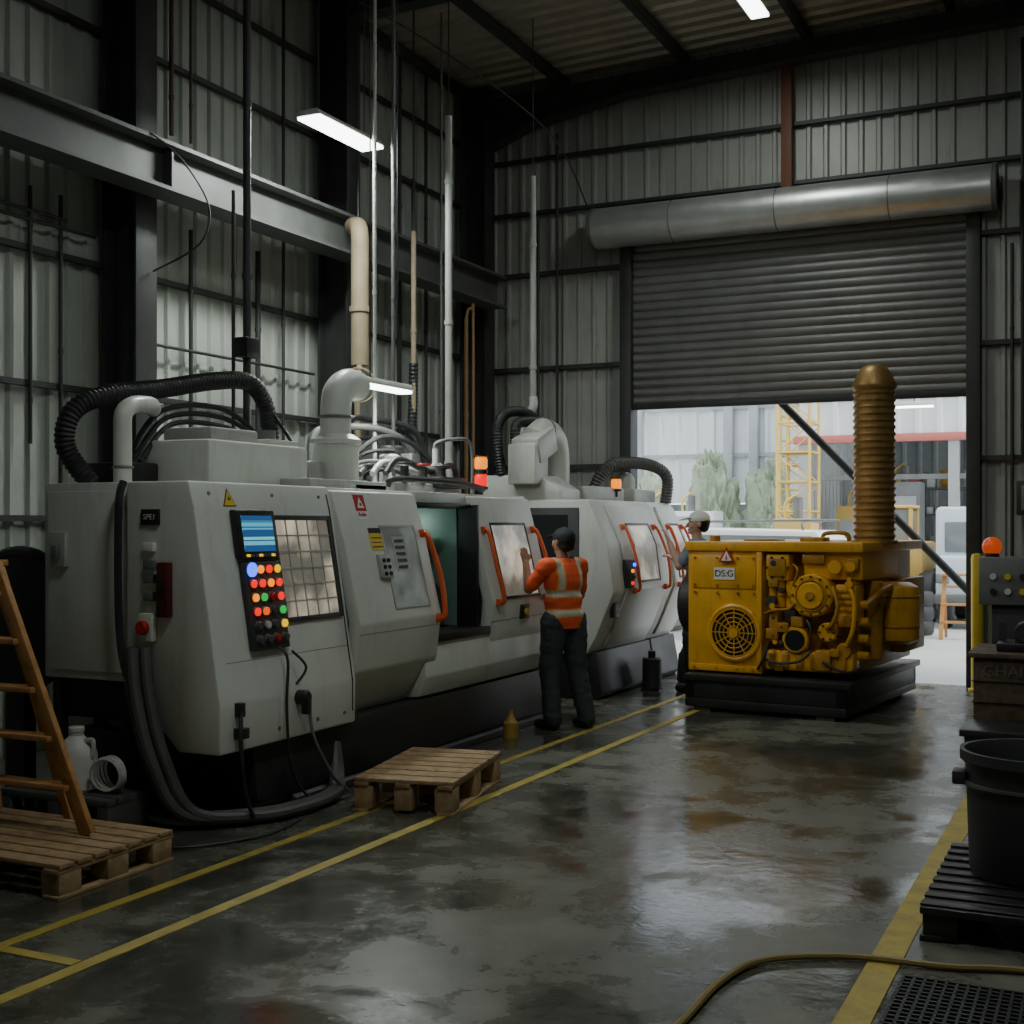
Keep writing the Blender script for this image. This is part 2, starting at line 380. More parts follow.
pol=[(XL+.08,6.2),(-7.0,6.28),(-6.4,6.5),(-5.2,6.70),(-3,6.80),(XR-.05,6.95),(XR-.05,roofz(XR)-.14),(XL+.08,roofz(XL)-.14)]
mb.prism(pol,'y',13.93,13.96,DSTEEL)
for a,b in zip(pol[:5],pol[1:6]): mb.beam((a[0],13.95,a[1]),(b[0],13.95,b[1]),.22,.03,DSTEEL,up=(0,0,1))
thing('roof_rafter',mb,(-2,13.95,6.2),'dark haunched steel rafter across the gable end','rafter','roof rafters')
for y in(10.8,7.8,4.8):
    mb=MB(); mb.prism([(XL+.08,6.74),(XR-.05,6.98),(XR-.05,roofz(XR)-.14),(XL+.08,roofz(XL)-.14)],'y',y-.09,y+.09,DSTEEL)
    thing('roof_rafter',mb,(-2,y,6.74),'dark steel rafter under the metal roof','rafter','roof rafters')
p0=None
for x in(-7.2,-6.0,-4.5,-3.1,-1.6,0,1.6,3.2):
    if p0 is None:
        mb=MB(); mb.box((x-.035,YF+.1,roofz(x)-.135),(x+.035,YB-.05,roofz(x)-.01),DSTEEL,.003)
        p0=thing('roof_purlin',mb,(x,5.6,roofz(x)-.01),'dark steel roof purlin under corrugated sheet','purlin','roof purlins')
    else: dup(p0,(x,5.6,roofz(x)-.01))
mb=MB(); mb.box((-3.38,13.98,5.42),(-3.26,14.08,6.78),mat('rust_primer',(.16,.06,.03),.6),.005)
thing('rust_red_post',mb,(-3.32,14.03,5.42),'rust red primed steel post on the gable wall','post')
def fline(x0,x1,y0,y1,xb=None): 
    mb=MB(); d=(xb if xb is not None else 0)
    mb.prism([(x0,y0),(x1,y0),(x1+d,y1),(x0+d,y1)],'z',.0005,.004,YLINE); thing('floor_line',mb,((x0+x1)/2,(y0+y1)/2,0),'worn yellow painted walkway line on concrete','floor marking','painted walkway lines')
fline(-3.72,-3.65,-2,12.5,.2); fline(-4.12,-4.06,3.0,13.5,.2); fline(-.90,-.78,-2,11.5,.03); fline(-4.05,-3.65,3.70,3.76)
mb=MB(); mb.box((-.74,3.9,.001),(.3,4.93,.012),BLACK)
for i in range(27): mb.box((-.73+i*.038,3.91,.012),(-.72+i*.038,4.92,.024),TANK)
for i in range(27): mb.box((-.73,3.92+i*.038,.012),(.29,3.93+i*.038,.024),TANK)
thing('floor_grate_mat',mb,(-.2,4.4,0),'black open-grid drainage mat on the concrete','floor grate')
# ------------------------------------------------------------------ lamps
def hang_lamp(x,y0,y1,z,power,rodz,label,w=.2):
    yc=(y0+y1)/2; r=root('fluorescent_lamp',(x,yc,z),label,'ceiling lamp')
    mb=MB(); mb.prism([(x-w/2,z),(x+w/2,z),(x+w/3,z+.05),(x-w/3,z+.05)],'y',y0,y1,PLWHITE,.004); part(r,'housing',mb)
    mb=MB(); mb.box((x-w/2+.01,y0+.01,z-.025),(x+w/2-.01,y1-.01,z-.001),LAMPE,.008); part(r,'diffuser',mb,'glowing white diffuser')
    for y in(y0+.15,y1-.15): mb=MB(); mb.cyl((x,y,z+.045),(x,y,rodz),.006,DSTEEL,seg=6); part(r,'hanger_rod',mb)
    arealight(r,(x,yc,z-.035),w,y1-y0,power); return r
hang_lamp(-5.9,8.55,9.55,5.0,85,roofz(-5.9),'glowing fluorescent batten lamp hung from the roof',.24)
hang_lamp(-5.3,8.38,9.1,2.80,16,roofz(-5.3),'small glowing fluorescent lamp over the lathe top',.14)
hang_lamp(-3.2,11.3,12.4,6.72,42,roofz(-3.2),'added unseen fill lamp high under the roof')
hang_lamp(-1.6,3.2,4.4,6.3,85,roofz(-1.6),'added unseen fill lamp high under the roof')  # unseen lamp added as ambient fill
hang_lamp(-1.6,7.2,8.4,6.5,35,roofz(-1.6),'added unseen fill lamp high under the roof')  # another lamp above the view, added for fill light
# ------------------------------------------------------------------ CNC machines
def lerpf(tab,z):
    tab=sorted(tab)
    if z<=tab[0][0]: return tab[0][1]
    for (a,b),(c,d) in zip(tab,tab[1:]):
        if z<=c: return b+(d-b)*(z-a)/(c-a)
    return tab[-1][1]
def patch(mb,fx,y0,y1,z0,z1,t0,t1,m,bev=0):
    zs=[z0]+[z for z,_ in sorted(fx) if z0+.01<z<z1-.01]+[z1]
    poly=[(lerpf(fx,z)+t1,z) for z in zs]+[(lerpf(fx,z)+t0,z) for z in reversed(zs)]
    mb.prism(poly,'y',y0,y1,m,bev)
def frame(mb,fx,y0,y1,z0,z1,w,t0,t1,m):
    patch(mb,fx,y0,y0+w,z0,z1,t0,t1,m,.004);patch(mb,fx,y1-w,y1,z0,z1,t0,t1,m,.004)
    patch(mb,fx,y0+w,y1-w,z0,z0+w,t0,t1,m,.004);patch(mb,fx,y0+w,y1-w,z1-w,z1,t0,t1,m,.004)
def handle(r,fx,y,z0,z1,bow=.03,rr=.02):
    mb=MB(); zm=(z0+z1)/2
    pts=[(lerpf(fx,z0)+.01,y,z0),(lerpf(fx,z0)+.06,y,z0+.03),(lerpf(fx,zm)+.07,y+bow,zm),(lerpf(fx,z1)+.06,y,z1-.03),(lerpf(fx,z1)+.01,y,z1)]
    mb.tube(pts,rr,ORANGE,10,6)
    for z in(z0,z1): mb.box((lerpf(fx,z)-.01,y-.025,z-.03),(lerpf(fx,z)+.03,y+.025,z+.03),ORANGE,.008)
    part(r,'handle',mb,'orange bow handle')
def beacon(r,x,y,z,cols):
    mb=MB(); mb.cyl((x,y,z),(x,y,z+.06),.018,DSTEEL); part(r,'beacon_stand',mb)
    zz=z+.06
    for c in cols:
        mb=MB(); mb.cyl((x,y,zz),(x,y,zz+.025),.06,BLACK); mb.cyl((x,y,zz+.13),(x,y,zz+.145),.06,BLACK); part(r,'beacon_base',mb)
        mb=MB(); mb.lathe([(.045,0),(.055,.02),(.055,.085),(.045,.105),(.0,.106)],(x,y,zz+.025),c,seg=16); part(r,'beacon_lens',mb,'glowing warning lens'); zz+=.145
def boltrow(mb,fx,ys,z,t=0):
    for y in ys: X=lerpf(fx,z)+t; mb.cyl((X-.005,y,z),(X+.006,y,z),.012,GSTEEL,seg=8)
R1=root('cnc_lathe',(-5.3,7.9,0),'long off-white enclosed turning machine with orange handles and black plinth','machine tool')
FA=[(.42,-4.48),(.7,-4.48),(1.2,-4.56),(1.8,-4.66),(1.95,-4.70)]
FB=[(.36,-4.74),(.74,-4.49),(1.05,-4.45),(1.6,-4.58),(1.93,-4.68)]
FD=[(.5,-4.56),(.85,-4.50),(1.1,-4.48),(1.6,-4.60),(1.93,-4.69)]
mb=MB()
mb.prism([(-5.9,0),(-4.6,0),(-4.52,.08),(-4.56,.44),(-5.9,.44)],'y',6.05,10.2,BLACK,.015)
mb.prism([(-4.6,0.001),(-4.5,.001),(-4.5,.05),(-4.6,.1)],'y',6.4,10.1,TANK,.004)
part(R1,'plinth',mb,'black steel plinth')
mb=MB()
polyA=[(x,z) for z,x in FA]+[(-5.15,1.95),(-5.15,.8),(-4.78,.42)]
mb.prism(polyA,'y',5.65,7.04,WHITE,.02)
mb.prism([(-4.76,.42),(-4.76,1.95),(-5.15,1.95),(-5.15,.42)],'y',7.04,8.2,WHITE,.006)
mb.prism([(-4.76,.42),(-4.74,1.95),(-5.15,1.95),(-5.15,.42)],'y',9.02,10.2,WHITE,.01)
mb.box((-5.15,8.19,.42),(-4.7,9.03,.86),WHITE,.006); mb.box((-5.15,8.19,1.86),(-4.72,9.03,1.95),WHITE,.006)
mb.prism([(-4.8,.44),(-4.55,.46),(-4.50,.6),(-4.52,.86),(-4.8,.88)],'y',8.0,10.2,WHITE,.01)
mb.box((-6.2,6.15,.3),(-5.15,8.19,1.93),WHITE,.02); mb.box((-6.2,9.02,.3),(-5.15,10.2,1.93),WHITE,.02)
mb.box((-6.2,8.18,.3),(-5.75,9.03,1.93),WHITE); mb.box((-5.8,8.18,1.85),(-5.1,9.03,1.93),WHITE); mb.box((-5.8,8.18,.3),(-5.1,9.03,.8),WHITE)
part(R1,'enclosure',mb)
mb=MB()
mb.box((-4.9,8.17,1.83),(-4.68,9.04,1.87),BLACK,.004); mb.box((-5.1,8.14,.84),(-4.5,9.05,.9),BLACK,.006); mb.box((-4.9,9.0,.86),(-4.6,9.03,1.86),BLACK)
part(R1,'opening_frame',mb,'black rubber opening seal')
mb=MB(); mb.box((-5.74,8.2,.85),(-5.7,9.01,1.85),CYAN); mb.box((-5.7,8.2,.85),(-4.78,8.215,1.84),CYAN); mb.box((-5.7,8.99,.85),(-4.78,9.0,1.84),CYAN); mb.box((-5.7,8.2,.84),(-4.8,9.0,.9),GSTEEL)
part(R1,'work_chamber',mb,'green-grey lit work chamber lining')
mb=MB(); mb.cyl((-5.0,8.22,1.35),(-5.0,8.40,1.35),.17,GALV,seg=28,bev=.01); mb.cyl((-5.0,8.40,1.35),(-5.0,8.48,1.35),.09,GSTEEL)
for k in range(3):
    a=k*2.094; mb.box((-5.0+math.cos(a)*.1-.03,8.39,1.35+math.sin(a)*.1-.03),(-5.0+math.cos(a)*.1+.03,8.46,1.35+math.sin(a)*.1+.03),DSTEEL,.005)
part(R1,'chuck',mb,'steel three-jaw chuck')
mb=MB(); mb.box((-5.4,8.6,.95),(-4.85,8.95,1.2),TANK,.02); mb.cyl((-5.05,8.78,1.2),(-5.05,8.78,1.42),.07,DSTEEL); mb.cyl((-5.05,8.68,1.5),(-5.05,8.88,1.5),.13,GSTEEL,seg=8); mb.cyl((-4.95,8.7,1.15),(-4.82,8.7,1.15),.1,DSTEEL); mb.tube([(-5.0,8.6,1.8),(-4.95,8.65,1.65),(-5.0,8.75,1.5)],.02,RUB,8)
part(R1,'tool_turret',mb)
l=bpy.data.lights.new('chamber_light','POINT'); l.energy=3.5; l.color=(.75,1,.92); l.shadow_soft_size=.05
o=bpy.data.objects.new('chamber_light',l); COL.objects.link(o); o.parent=R1; o.location=V((-5.3,8.6,1.72))-ORG[R1.name]
D=MB(); patch(D,FB,7.05,8.15,.36,1.93,-.10,0,WHITE,.02); dB=part(R1,'door',D)
mb=MB(); frame(mb,FB,7.52,8.0,1.12,1.7,.02,-.002,.006,WHITE2); part(dB,'window_frame',mb)
mb=MB(); patch(mb,FB,7.54,7.98,1.14,1.68,.0,.003,PANE2_GLOW); part(dB,'window_pane',mb,'hazy scratched window pane with added faint glow')
mb=MB(); patch(mb,FB,7.64,7.82,1.38,1.62,.003,.006,WHITE2)
for k in range(5): patch(mb,FB,7.67,7.79,1.40+k*.045,1.42+k*.045,.006,.011,TANK)
part(dB,'vent_louver',mb)
handle(dB,FB,8.09,1.03,1.64)
D=MB(); patch(D,FD,9.04,10.17,.5,1.93,-.10,0,WHITE,.02); dD=part(R1,'door',D)
mb=MB(); frame(mb,FD,9.27,9.95,1.1,1.72,.022,-.002,.008,BLACK); part(dD,'window_frame',mb)
mb=MB(); patch(mb,FD,9.29,9.93,1.12,1.7,.0,.003,PANE_GLOW); part(dD,'window_pane',mb,'hazy window pane with added glow')
handle(dD,FD,9.13,1.08,1.66,-.03,.017); handle(dD,FD,10.07,1.08,1.66,.03,.017)
mb=MB(); frame(mb,FA,6.34,6.97,1.11,1.76,.03,-.002,.016,TANK); wf=part(R1,'window_frame',mb,'dark metal window frame')
mb=MB(); patch(mb,FA,6.365,6.945,1.135,1.735,.0,.004,PANE_GLOW); part(wf,'window_pane',mb,'frosted gridded pane with added warm glow')
mb=MB()
for k in range(1,5): y=6.365+.58*k/5; patch(mb,FA,y-.005,y+.005,1.135,1.735,.004,.010,WHITE2)
for k in range(1,6): z=1.135+.6*k/6; patch(mb,FA,6.365,6.945,z-.005,z+.005,.004,.010,WHITE2)
part(wf,'glazing_grid',mb)
mb=MB(); patch(mb,FA,6.99,7.0,.5,1.9,-.002,.003,BLACK); patch(mb,FA,5.75,7.0,.92,.924,-.002,.001,GSTEEL); boltrow(mb,FA,(5.8,6.2,6.6,6.9),.5); boltrow(mb,FA,(5.8,6.4,6.9),1.88); boltrow(mb,FD,(9.15,9.6,10.05),.6); patch(mb,FD,9.04,10.17,.93,.935,-.002,.001,GSTEEL); patch(mb,FB,7.05,8.15,.98,.984,-.002,.001,GSTEEL); part(R1,'panel_seam',mb)
mb=MB(); patch(mb,FA,5.95,6.325,1.5,1.79,0,.05,BLACK,.012); cp=part(R1,'control_screen',mb,'black framed screen')
mb=MB(); patch(mb,FA,5.99,6.285,1.545,1.755,.05,.054,SCREEN); part(cp,'display',mb,'glowing blue-green display')
mb=MB()
for i in range(7): patch(mb,FA,6.0+i*.04,6.03+i*.04,1.515,1.53,.05,.056,L_YEL if i%3==0 else B_DK)
part(cp,'soft_key',mb)
mb=MB(); patch(mb,FA,5.97,6.33,.97,1.49,0,.035,TANK,.01); bp=part(R1,'button_panel',mb,'dark push-button panel')
cols=[[L_BLU,L_AMB,L_RED,L_YEL],[L_RED,L_RED,L_AMB,L_RED],[L_AMB,L_GRN,B_RED,L_RED],[L_RED,L_OR,B_DK,L_GRN],[B_DK,PLWHITE,B_DK,L_YEL],[B_DK,B_DK,B_RED,B_DK]]
for rr in range(6):
    for c in range(4):
        z=1.44-rr*.081; y=6.03+c*.082; x=lerpf(FA,z)+.034; big=(rr==0 and c==0)
        mb=MB(); rad=.042 if big else .024
        mb.cyl((x,y,z),(x+.012,y,z),rad+.006,GSTEEL,seg=14); mb.cyl((x+.01,y,z),(x+.03,y,z),rad,cols[rr][c],seg=14,bev=.004); part(bp,'push_button',mb)
def tri(mb,fx,yc,zc,s,m,t):
    h=s*.87
    tb=bmesh.new(); P=[(yc-s/2,zc-h/2),(yc+s/2,zc-h/2),(yc,zc+h/2)]
    a=[tb.verts.new((lerpf(fx,z)+t,y,z)) for y,z in P]; b=[tb.verts.new((lerpf(fx,z)+t-.003,y,z)) for y,z in P]
    tb.faces.new(a); tb.faces.new(b[::-1])
    for i in range(3): tb.faces.new([a[i],b[i],b[(i+1)%3],a[(i+1)%3]])
    mb.add(tb,m)
mb=MB(); tri(mb,FA,5.97,1.86,.12,INK,.003); tri(mb,FA,5.97,1.857,.10,SIGNY,.005); tri(mb,FA,5.97,1.855,.025,INK,.007); part(R1,'warning_triangle',mb,'yellow warning triangle sticker')
mb=MB(); patch(mb,FB,7.28,7.42,1.74,1.91,0,.004,SIGNW); patch(mb,FB,7.285,7.415,1.795,1.905,.004,.006,RED); tri(mb,FB,7.35,1.852,.085,SIGNW,.009); patch(mb,FB,7.338,7.362,1.83,1.85,.009,.011,RED); part(dB,'sticker',mb,'white and red warning sticker')
Mx=lambda x,y,z:Matrix.Translation(V((x,y,z)))@Matrix.Rotation(math.radians(90),4,'Z')@Matrix.Rotation(math.radians(78),4,'X')
part(dB,'sticker_text',None,'red lettering',me=textmesh('Beible',.04,RED,Mx(lerpf(FB,1.77)+.006,7.35,1.77)))
mb=MB(); patch(mb,FB,7.37,7.53,1.53,1.68,0,.004,SIGNY)
for k in range(3): patch(mb,FB,7.385,7.515-.02*(k%2),1.55+k*.03,1.556+k*.03,.004,.006,INK)
patch(mb,FB,7.37,7.53,1.645,1.68,.004,.006,INK); part(dB,'sticker',mb,'yellow caution label with black text lines')
mb=MB(); patch(mb,FB,7.40,7.54,1.34,1.5,0,.03,WHITE2,.005)
for i in range(2):
    for k in range(3): z=1.37+k*.045; X=lerpf(FB,z)+.03; mb.cyl((X,7.44+i*.06,z),(X+.012,7.44+i*.06,z),.014,BLACK,seg=10)
part(dB,'switch_box',mb)
mb=MB(); mb.box((-4.56,9.56,.92),(-4.47,9.72,1.04),BLACK,.01); mb.cyl((-4.475,9.64,.98),(-4.45,9.64,.98),.03,SAFEY,seg=14); part(R1,'sensor',mb,'small black sensor with yellow knob')
mb=MB(); mb.box((-5.83,5.7,.79),(-5.17,6.14,1.95),WHITE,.012); ec=part(R1,'electrical_cabinet',mb,'off-white electrical cabinet')
mb=MB(); mb.box((-5.79,5.685,.84),(-5.22,5.70,1.9),WHITE,.006); part(ec,'cabinet_door',mb)
mb=MB(); mb.box((-5.74,5.65,1.45),(-5.62,5.69,1.66),WHITE2,.008); mb.box((-5.70,5.62,1.5),(-5.66,5.66,1.58),GSTEEL,.005); part(ec,'latch',mb)
mb=MB()
for x in(-5.78,-5.24): mb.box((x-.03,5.75,0),(x+.03,5.81,.8),BLACK); mb.box((x-.03,6.08,0),(x+.03,6.14,.8),BLACK)
mb.box((-5.83,5.78,.55),(-5.1,6.3,.79),BLACK,.01); mb.box((-5.8,6.2,0),(-4.9,6.6,.7),BLACK); part(R1,'support_frame',mb,'black steel support frame')
mb=MB(); mb.box((-5.03,5.635,1.70),(-4.90,5.655,1.79),INK,.004); part(R1,'name_plate',mb,'black name plate')
part(R1,'name_plate_text',None,'white lettering',me=textmesh('SPE1',.045,SIGNW,Mxz((-4.965,5.633,1.745))))
mb=MB(); mb.box((-5.02,5.60,1.04),(-4.92,5.655,1.2),PLWHITE,.01); mb.cyl((-4.97,5.60,1.12),(-4.97,5.56,1.12),.042,RED,bev=.008); part(R1,'emergency_stop',mb,'white box with red mushroom button')
mb=MB(); mb.box((-4.89,5.60,1.18),(-4.81,5.655,1.49),mat('dark_red_paint',(.09,.012,.01),.4),.008); mb.box((-4.87,5.59,1.3),(-4.83,5.605,1.4),BLACK,.003); part(R1,'isolator_switch',mb,'dark red isolator box')
for z in (1.58,1.48,1.4,1.3):
    boxpart(R1,'switch_block',(-5.0,5.62,z-.03),(-4.93,5.655,z+.02),SIGNW if z>1.5 else GSTEEL,.004)
mb=MB(); mb.tube([(-5.16,5.64,1.95),(-5.16,5.60,1.8),(-5.16,5.60,1.2),(-5.1,5.58,.9),(-4.98,5.56,.7)],.022,RUB,8); part(R1,'conduit_hose',mb)
for k,(dx,dy) in enumerate(((0,0),(.05,-.03),(.1,.02))):
    mb=MB(); mb.tube([(-5.08+dx,5.6+dy,1.0),(-5.02+dx,5.56+dy,.75),(-4.9+dx,5.55+dy,.4),(-4.75+dx,5.62+dy,.1),(-4.5+dx,5.9+dy,.05),(-4.36+dx*.5,6.25+dy,.05),(-4.38+dx*.3,6.6+dy,.06),(-4.5,6.85+dy,.12),(-4.56,6.92,.3)],.034,GREYHOSE,10)
    part(R1,'coolant_hose',mb,'thick grey coolant hose trailing on the floor')
mb=MB(); mb.tube([(-4.5,6.22,.98),(-4.44,6.23,.9),(-4.44,6.22,.6),(-4.42,6.25,.25),(-4.38,6.4,.05),(-4.35,6.6,.03)],.009,RUB,6); mb.tube([(-4.46,6.3,.95),(-4.4,6.36,.85),(-4.43,6.3,.75)],.008,RUB,6)
part(R1,'power_cable',mb)
mb=MB(); mb.tube([(-4.42,6.42,.6),(-4.40,6.45,.4),(-4.36,6.6,.15),(-4.34,6.75,.02),(-4.36,6.5,.02)],.011,GSTEEL,6); part(R1,'power_cable',mb,'thin grey cable')
mb=MB(); mb.cyl((-4.49,6.4,.66),(-4.41,6.4,.66),.045,BLACK,bev=.01); mb.box((-4.45,6.375,.56),(-4.4,6.425,.66),BLACK,.01); part(R1,'plug_socket',mb)
mb=MB(); mb.box((-4.5,5.78,.62),(-4.44,5.83,.7),BLACK,.005); mb.box((-4.5,5.77,.5),(-4.42,5.84,.56),BLACK,.005); mb.tube([(-4.45,5.8,.66),(-4.42,5.76,.45),(-4.42,5.8,.2),(-4.4,5.85,.05)],.012,RUB,6); part(R1,'power_cable',mb)
# top equipment
mb=MB(); mb.box((-5.75,6.45,1.94),(-5.2,7.55,2.25),WHITE,.03); mb.box((-5.7,6.6,2.24),(-5.3,7.1,2.34),WHITE2,.02); mb.box((-5.7,7.15,2.24),(-5.25,7.5,2.29),WHITE,.01); mb.box((-5.2,7.2,1.94),(-4.95,8.2,2.02),WHITE2,.01); mb.box((-6.05,6.2,1.93),(-5.6,6.45,2.1),BLACK,.02)
mb.box((-5.8,7.56,1.94),(-5.2,7.74,2.16),WHITE2,.02); mb.cyl((-5.4,7.3,2.28),(-5.4,7.3,2.36),.08,GSTEEL)
part(R1,'top_housing',mb)
mb=MB(); mb.lathe([(.2,0),(.2,.03),(.17,.05),(.17,.34),(.19,.35),(.19,.38),(.13,.42)],(-5.25,7.97,1.95),WHITE,seg=28)
mb.tube([(-5.25,7.97,2.3),(-5.25,7.97,2.55),(-5.25,8.0,2.68),(-5.25,8.12,2.76),(-5.28,8.3,2.76)],.115,WHITE,20)
mb.box((-5.45,7.77,1.95),(-4.95,8.2,2.0),WHITE2,.01)
mb.torus((-5.25,7.97,2.5),(0,0,1),.118,.012,GSTEEL)
part(R1,'extraction_duct',mb,'white elbow extraction duct')
mb=MB(); mb.cyl((-5.45,5.95,1.95),(-5.45,5.95,2.28),.055,WHITE); mb.tube([(-5.45,5.95,2.27),(-5.45,5.96,2.38),(-5.48,6.08,2.44),(-5.55,6.3,2.46),(-5.7,6.5,2.46)],.055,WHITE,14); mb.torus((-5.45,5.95,2.05),(0,0,1),.057,.01,GSTEEL,rs=6); part(R1,'white_pipe',mb)
mb=MB(); mb.hose([(-5.75,6.0,1.95),(-5.84,5.88,2.18),(-5.82,5.92,2.4),(-5.76,6.15,2.52),(-5.72,6.6,2.6),(-5.68,7.1,2.70),(-5.62,7.4,2.72),(-5.6,7.56,2.6),(-5.58,7.6,2.42),(-5.55,7.6,2.14)],.065,RUB,14,.03); part(R1,'flexible_hose',mb,'black corrugated flexible hose')
for k in range(3):
    mb=MB(); mb.tube([(-5.75+k*.06,6.3,2.1),(-5.72,6.6+.05*k,2.45-.04*k),(-5.6,7.1,2.5-.06*k),(-5.5,7.5,2.26)],.018,RUB,8); part(R1,'top_cable',mb)
mb=MB(); mb.tube([(-5.6,7.5,2.65),(-5.45,7.7,2.3),(-5.3,7.75,2.0)],.014,RUB,6); part(R1,'top_cable',mb)
mb=MB()
mb.box((-5.6,8.4,1.94),(-5.0,9.5,2.03),WHITE2,.01)
for i in range(4):
    x=-5.5+.12*i; mb.tube([(x,8.5,2.1),(x,8.7,2.16+.02*i),(x,9.2,2.14),(x+.05,9.5,2.2),(x+.05,9.6,2.03)],.026,[GSTEEL,DSTEEL,WHITE2,RUB][i],10)
mb.cyl((-5.4,9.0,2.03),(-5.4,9.0,2.28),.09,WHITE2,bev=.02); mb.cyl((-5.15,9.3,2.03),(-5.15,9.3,2.2),.07,GSTEEL,bev=.01); mb.lathe([(.1,0),(.1,.12),(.07,.17),(.03,.19)],(-5.6,9.4,2.03),DSTEEL)
mb.box((-5.1,9.0,2.0),(-4.9,9.4,2.09),BLACK,.01); mb.tube([(-5.6,8.8,2.28),(-5.5,9.0,2.42),(-5.4,9.3,2.4),(-5.3,9.5,2.25)],.022,RUB,8)
for i in range(3):
    y=8.55+.3*i; mb.cyl((-5.0,y,2.03),(-5.0,y,2.16),.035,DSTEEL,seg=12); mb.torus((-5.0,y,2.18),(0,0,1),.05,.009,DSTEEL if i!=1 else RED,seg=16,rs=6)
mb.tube([(-5.9,8.6,1.94),(-5.9,8.6,2.4),(-5.8,8.8,2.5),(-5.6,9.2,2.5),(-5.5,9.5,2.35),(-5.5,9.6,1.94)],.028,GSTEEL,10)
mb.tube([(-6.0,9.3,1.94),(-6.0,9.3,2.55),(-5.9,9.5,2.62),(-5.6,9.8,2.5),(-5.5,9.9,1.94)],.028,RUB,8)
mb.cyl((-5.8,9.7,1.94),(-5.8,9.7,2.4),.11,GSTEEL,bev=.02); mb.cyl((-5.8,9.7,2.4),(-5.8,9.7,2.45),.06,DSTEEL)
rd=random.Random(5)
for i in range(9):
    x=-5.9+rd.random()*.8; y=8.5+rd.random()*1.1; h=.12+rd.random()*.3
    if i%3==0: mb.box((x-.06,y-.06,1.94),(x+.06,y+.06,1.94+h),[GSTEEL,WHITE2,DSTEEL][i%3],.01)
    else:
        mb.cyl((x,y,1.94),(x,y,1.94+h),.03,[GSTEEL,WHITE2,DSTEEL][i%3],seg=12); mb.tube([(x,y,1.92+h),(x,y,1.98+h),(x+.1,y+.1,2.02+h),(x+.2,y+.25,1.98+h),(x+.2,y+.27,1.95)],.016,[RUB,GSTEEL][i%2],8)
part(R1,'pipe_manifold',mb,'cluster of grey pipes and valves')
beacon(R1,-4.88,9.62,1.94,[L_RED,L_AMB])
mb=MB(); mb.tube([(-5.0,8.3,2.0),(-4.95,8.35,2.05),(-4.8,9.0,2.04),(-4.8,9.5,2.0)],.025,RUB,8); part(R1,'top_cable',mb)
# ---- machine 2 / 3
def lathe2(y0,y1,dx,label,full):
    R=root('cnc_lathe',(-5.2,(y0+y1)/2,0),label,'machine tool')
    F=[(.44,-4.68+dx),(.62,-4.58+dx),(1.05,-4.40+dx),(1.5,-4.46+dx),(1.95,-4.66+dx)]
    mb=MB(); mb.prism([(-6.0,0),(-4.6+dx,0),(-4.55+dx,.06),(-4.62+dx,.46),(-6.0,.46)],'y',y0+.05,y1,BLACK,.012); part(R,'plinth',mb,'black steel plinth')
    mb=MB(); mb.prism([(x,z) for z,x in F]+[(-6.1,1.95),(-6.1,.44)],'y',y0,y1,WHITE,.025); part(R,'enclosure',mb)
    L=y1-y0; a=y0+.2*L; b=y1-.08*L
    D=MB(); patch(D,F,a,b,.5,1.9,0,.03,WHITE,.01); d=part(R,'door',D)
    F2=[(z,x+.03) for z,x in F]
    mb=MB(); frame(mb,F2,a+.18*L,b-.12*L,1.12,1.72,.025,0,.01,BLACK); part(d,'window_frame',mb)
    mb=MB(); patch(mb,F2,a+.19*L,b-.13*L,1.14,1.70,0,.004,PANE_GLOW); part(d,'window_pane',mb,'hazy window pane with added glow')
    handle(d,F2,a+.1*L,1.05,1.68,-.02,.015); handle(d,F2,b-.05*L,1.05,1.68,.02,.015)
    if full:
        mb=MB(); mb.box((-5.6,y0-.02,.55),(-4.74,y0+.005,1.87),TANK,.008); mb.box((-5.5,y0-.03,1.35),(-4.85,y0-.015,1.8),DGLASS); mb.box((-5.5,y0-.03,.65),(-4.85,y0-.015,1.2),BLACK,.005)  # dark end window; its sheet is enlarged to paint the end face's shade
        for z in(.75,.85,.95,1.05): mb.box((-5.4,y0-.04,z),(-4.95,y0-.028,z+.03),DSTEEL)
        part(R,'end_shade_panel',mb,'dark glazed end panel, enlarged to paint the end-face shade')
        mb=MB(); X=lerpf(F2,1.2); mb.box((X-.04,a-.02,1.08),(X+.05,a+.1,1.36),TANK,.01); cpp=part(R,'button_panel',mb,'dark push-button panel')
        for k in range(4):
            mb=MB(); mb.cyl((X+.05,a+.01+.05*(k%2),1.13+.06*k),(X+.07,a+.01+.05*(k%2),1.13+.06*k),.018,[L_RED,B_DK,L_AMB,L_BLU][k],seg=10); part(cpp,'push_button',mb)
        mb=MB(); X=lerpf(F,.9); mb.box((X-.01,a-.25,.8),(X+.03,a-.1,.95),BLACK,.01); part(R,'socket_box',mb)
    return R,F
R2,F2_=lathe2(11.45,13.1,.02,'off-white enclosed turning machine beside the worker, orange handles','x')
R3,F3_=lathe2(13.15,14.0,0,'off-white enclosed turning machine end beside the doorway',None)
mb=MB(); mb.prism([(-5.8,1.94),(-4.95,1.94),(-4.95,2.05),(-5.2,2.2),(-5.8,2.2)],'y',11.47,12.0,WHITE,.02)
mb.box((-5.6,12.1,1.94),(-4.85,13.0,2.1),WHITE2,.02); part(R2,'top_housing',mb)
mb=MB()
mb.box((-5.45,11.32,2.1),(-5.15,11.65,2.5),WHITE,.02)
mb.obox((-5.28,11.6,2.5),(.3,.45,.26),(math.radians(20),0,0),WHITE,.02)
mb.tube([(-5.3,11.6,2.55),(-5.3,11.85,2.66),(-5.3,12.1,2.6),(-5.3,12.2,2.4),(-5.3,12.2,2.05)],.13,WHITE,18)
mb.torus((-5.3,11.85,2.65),(0,1,0),.132,.014,GSTEEL)
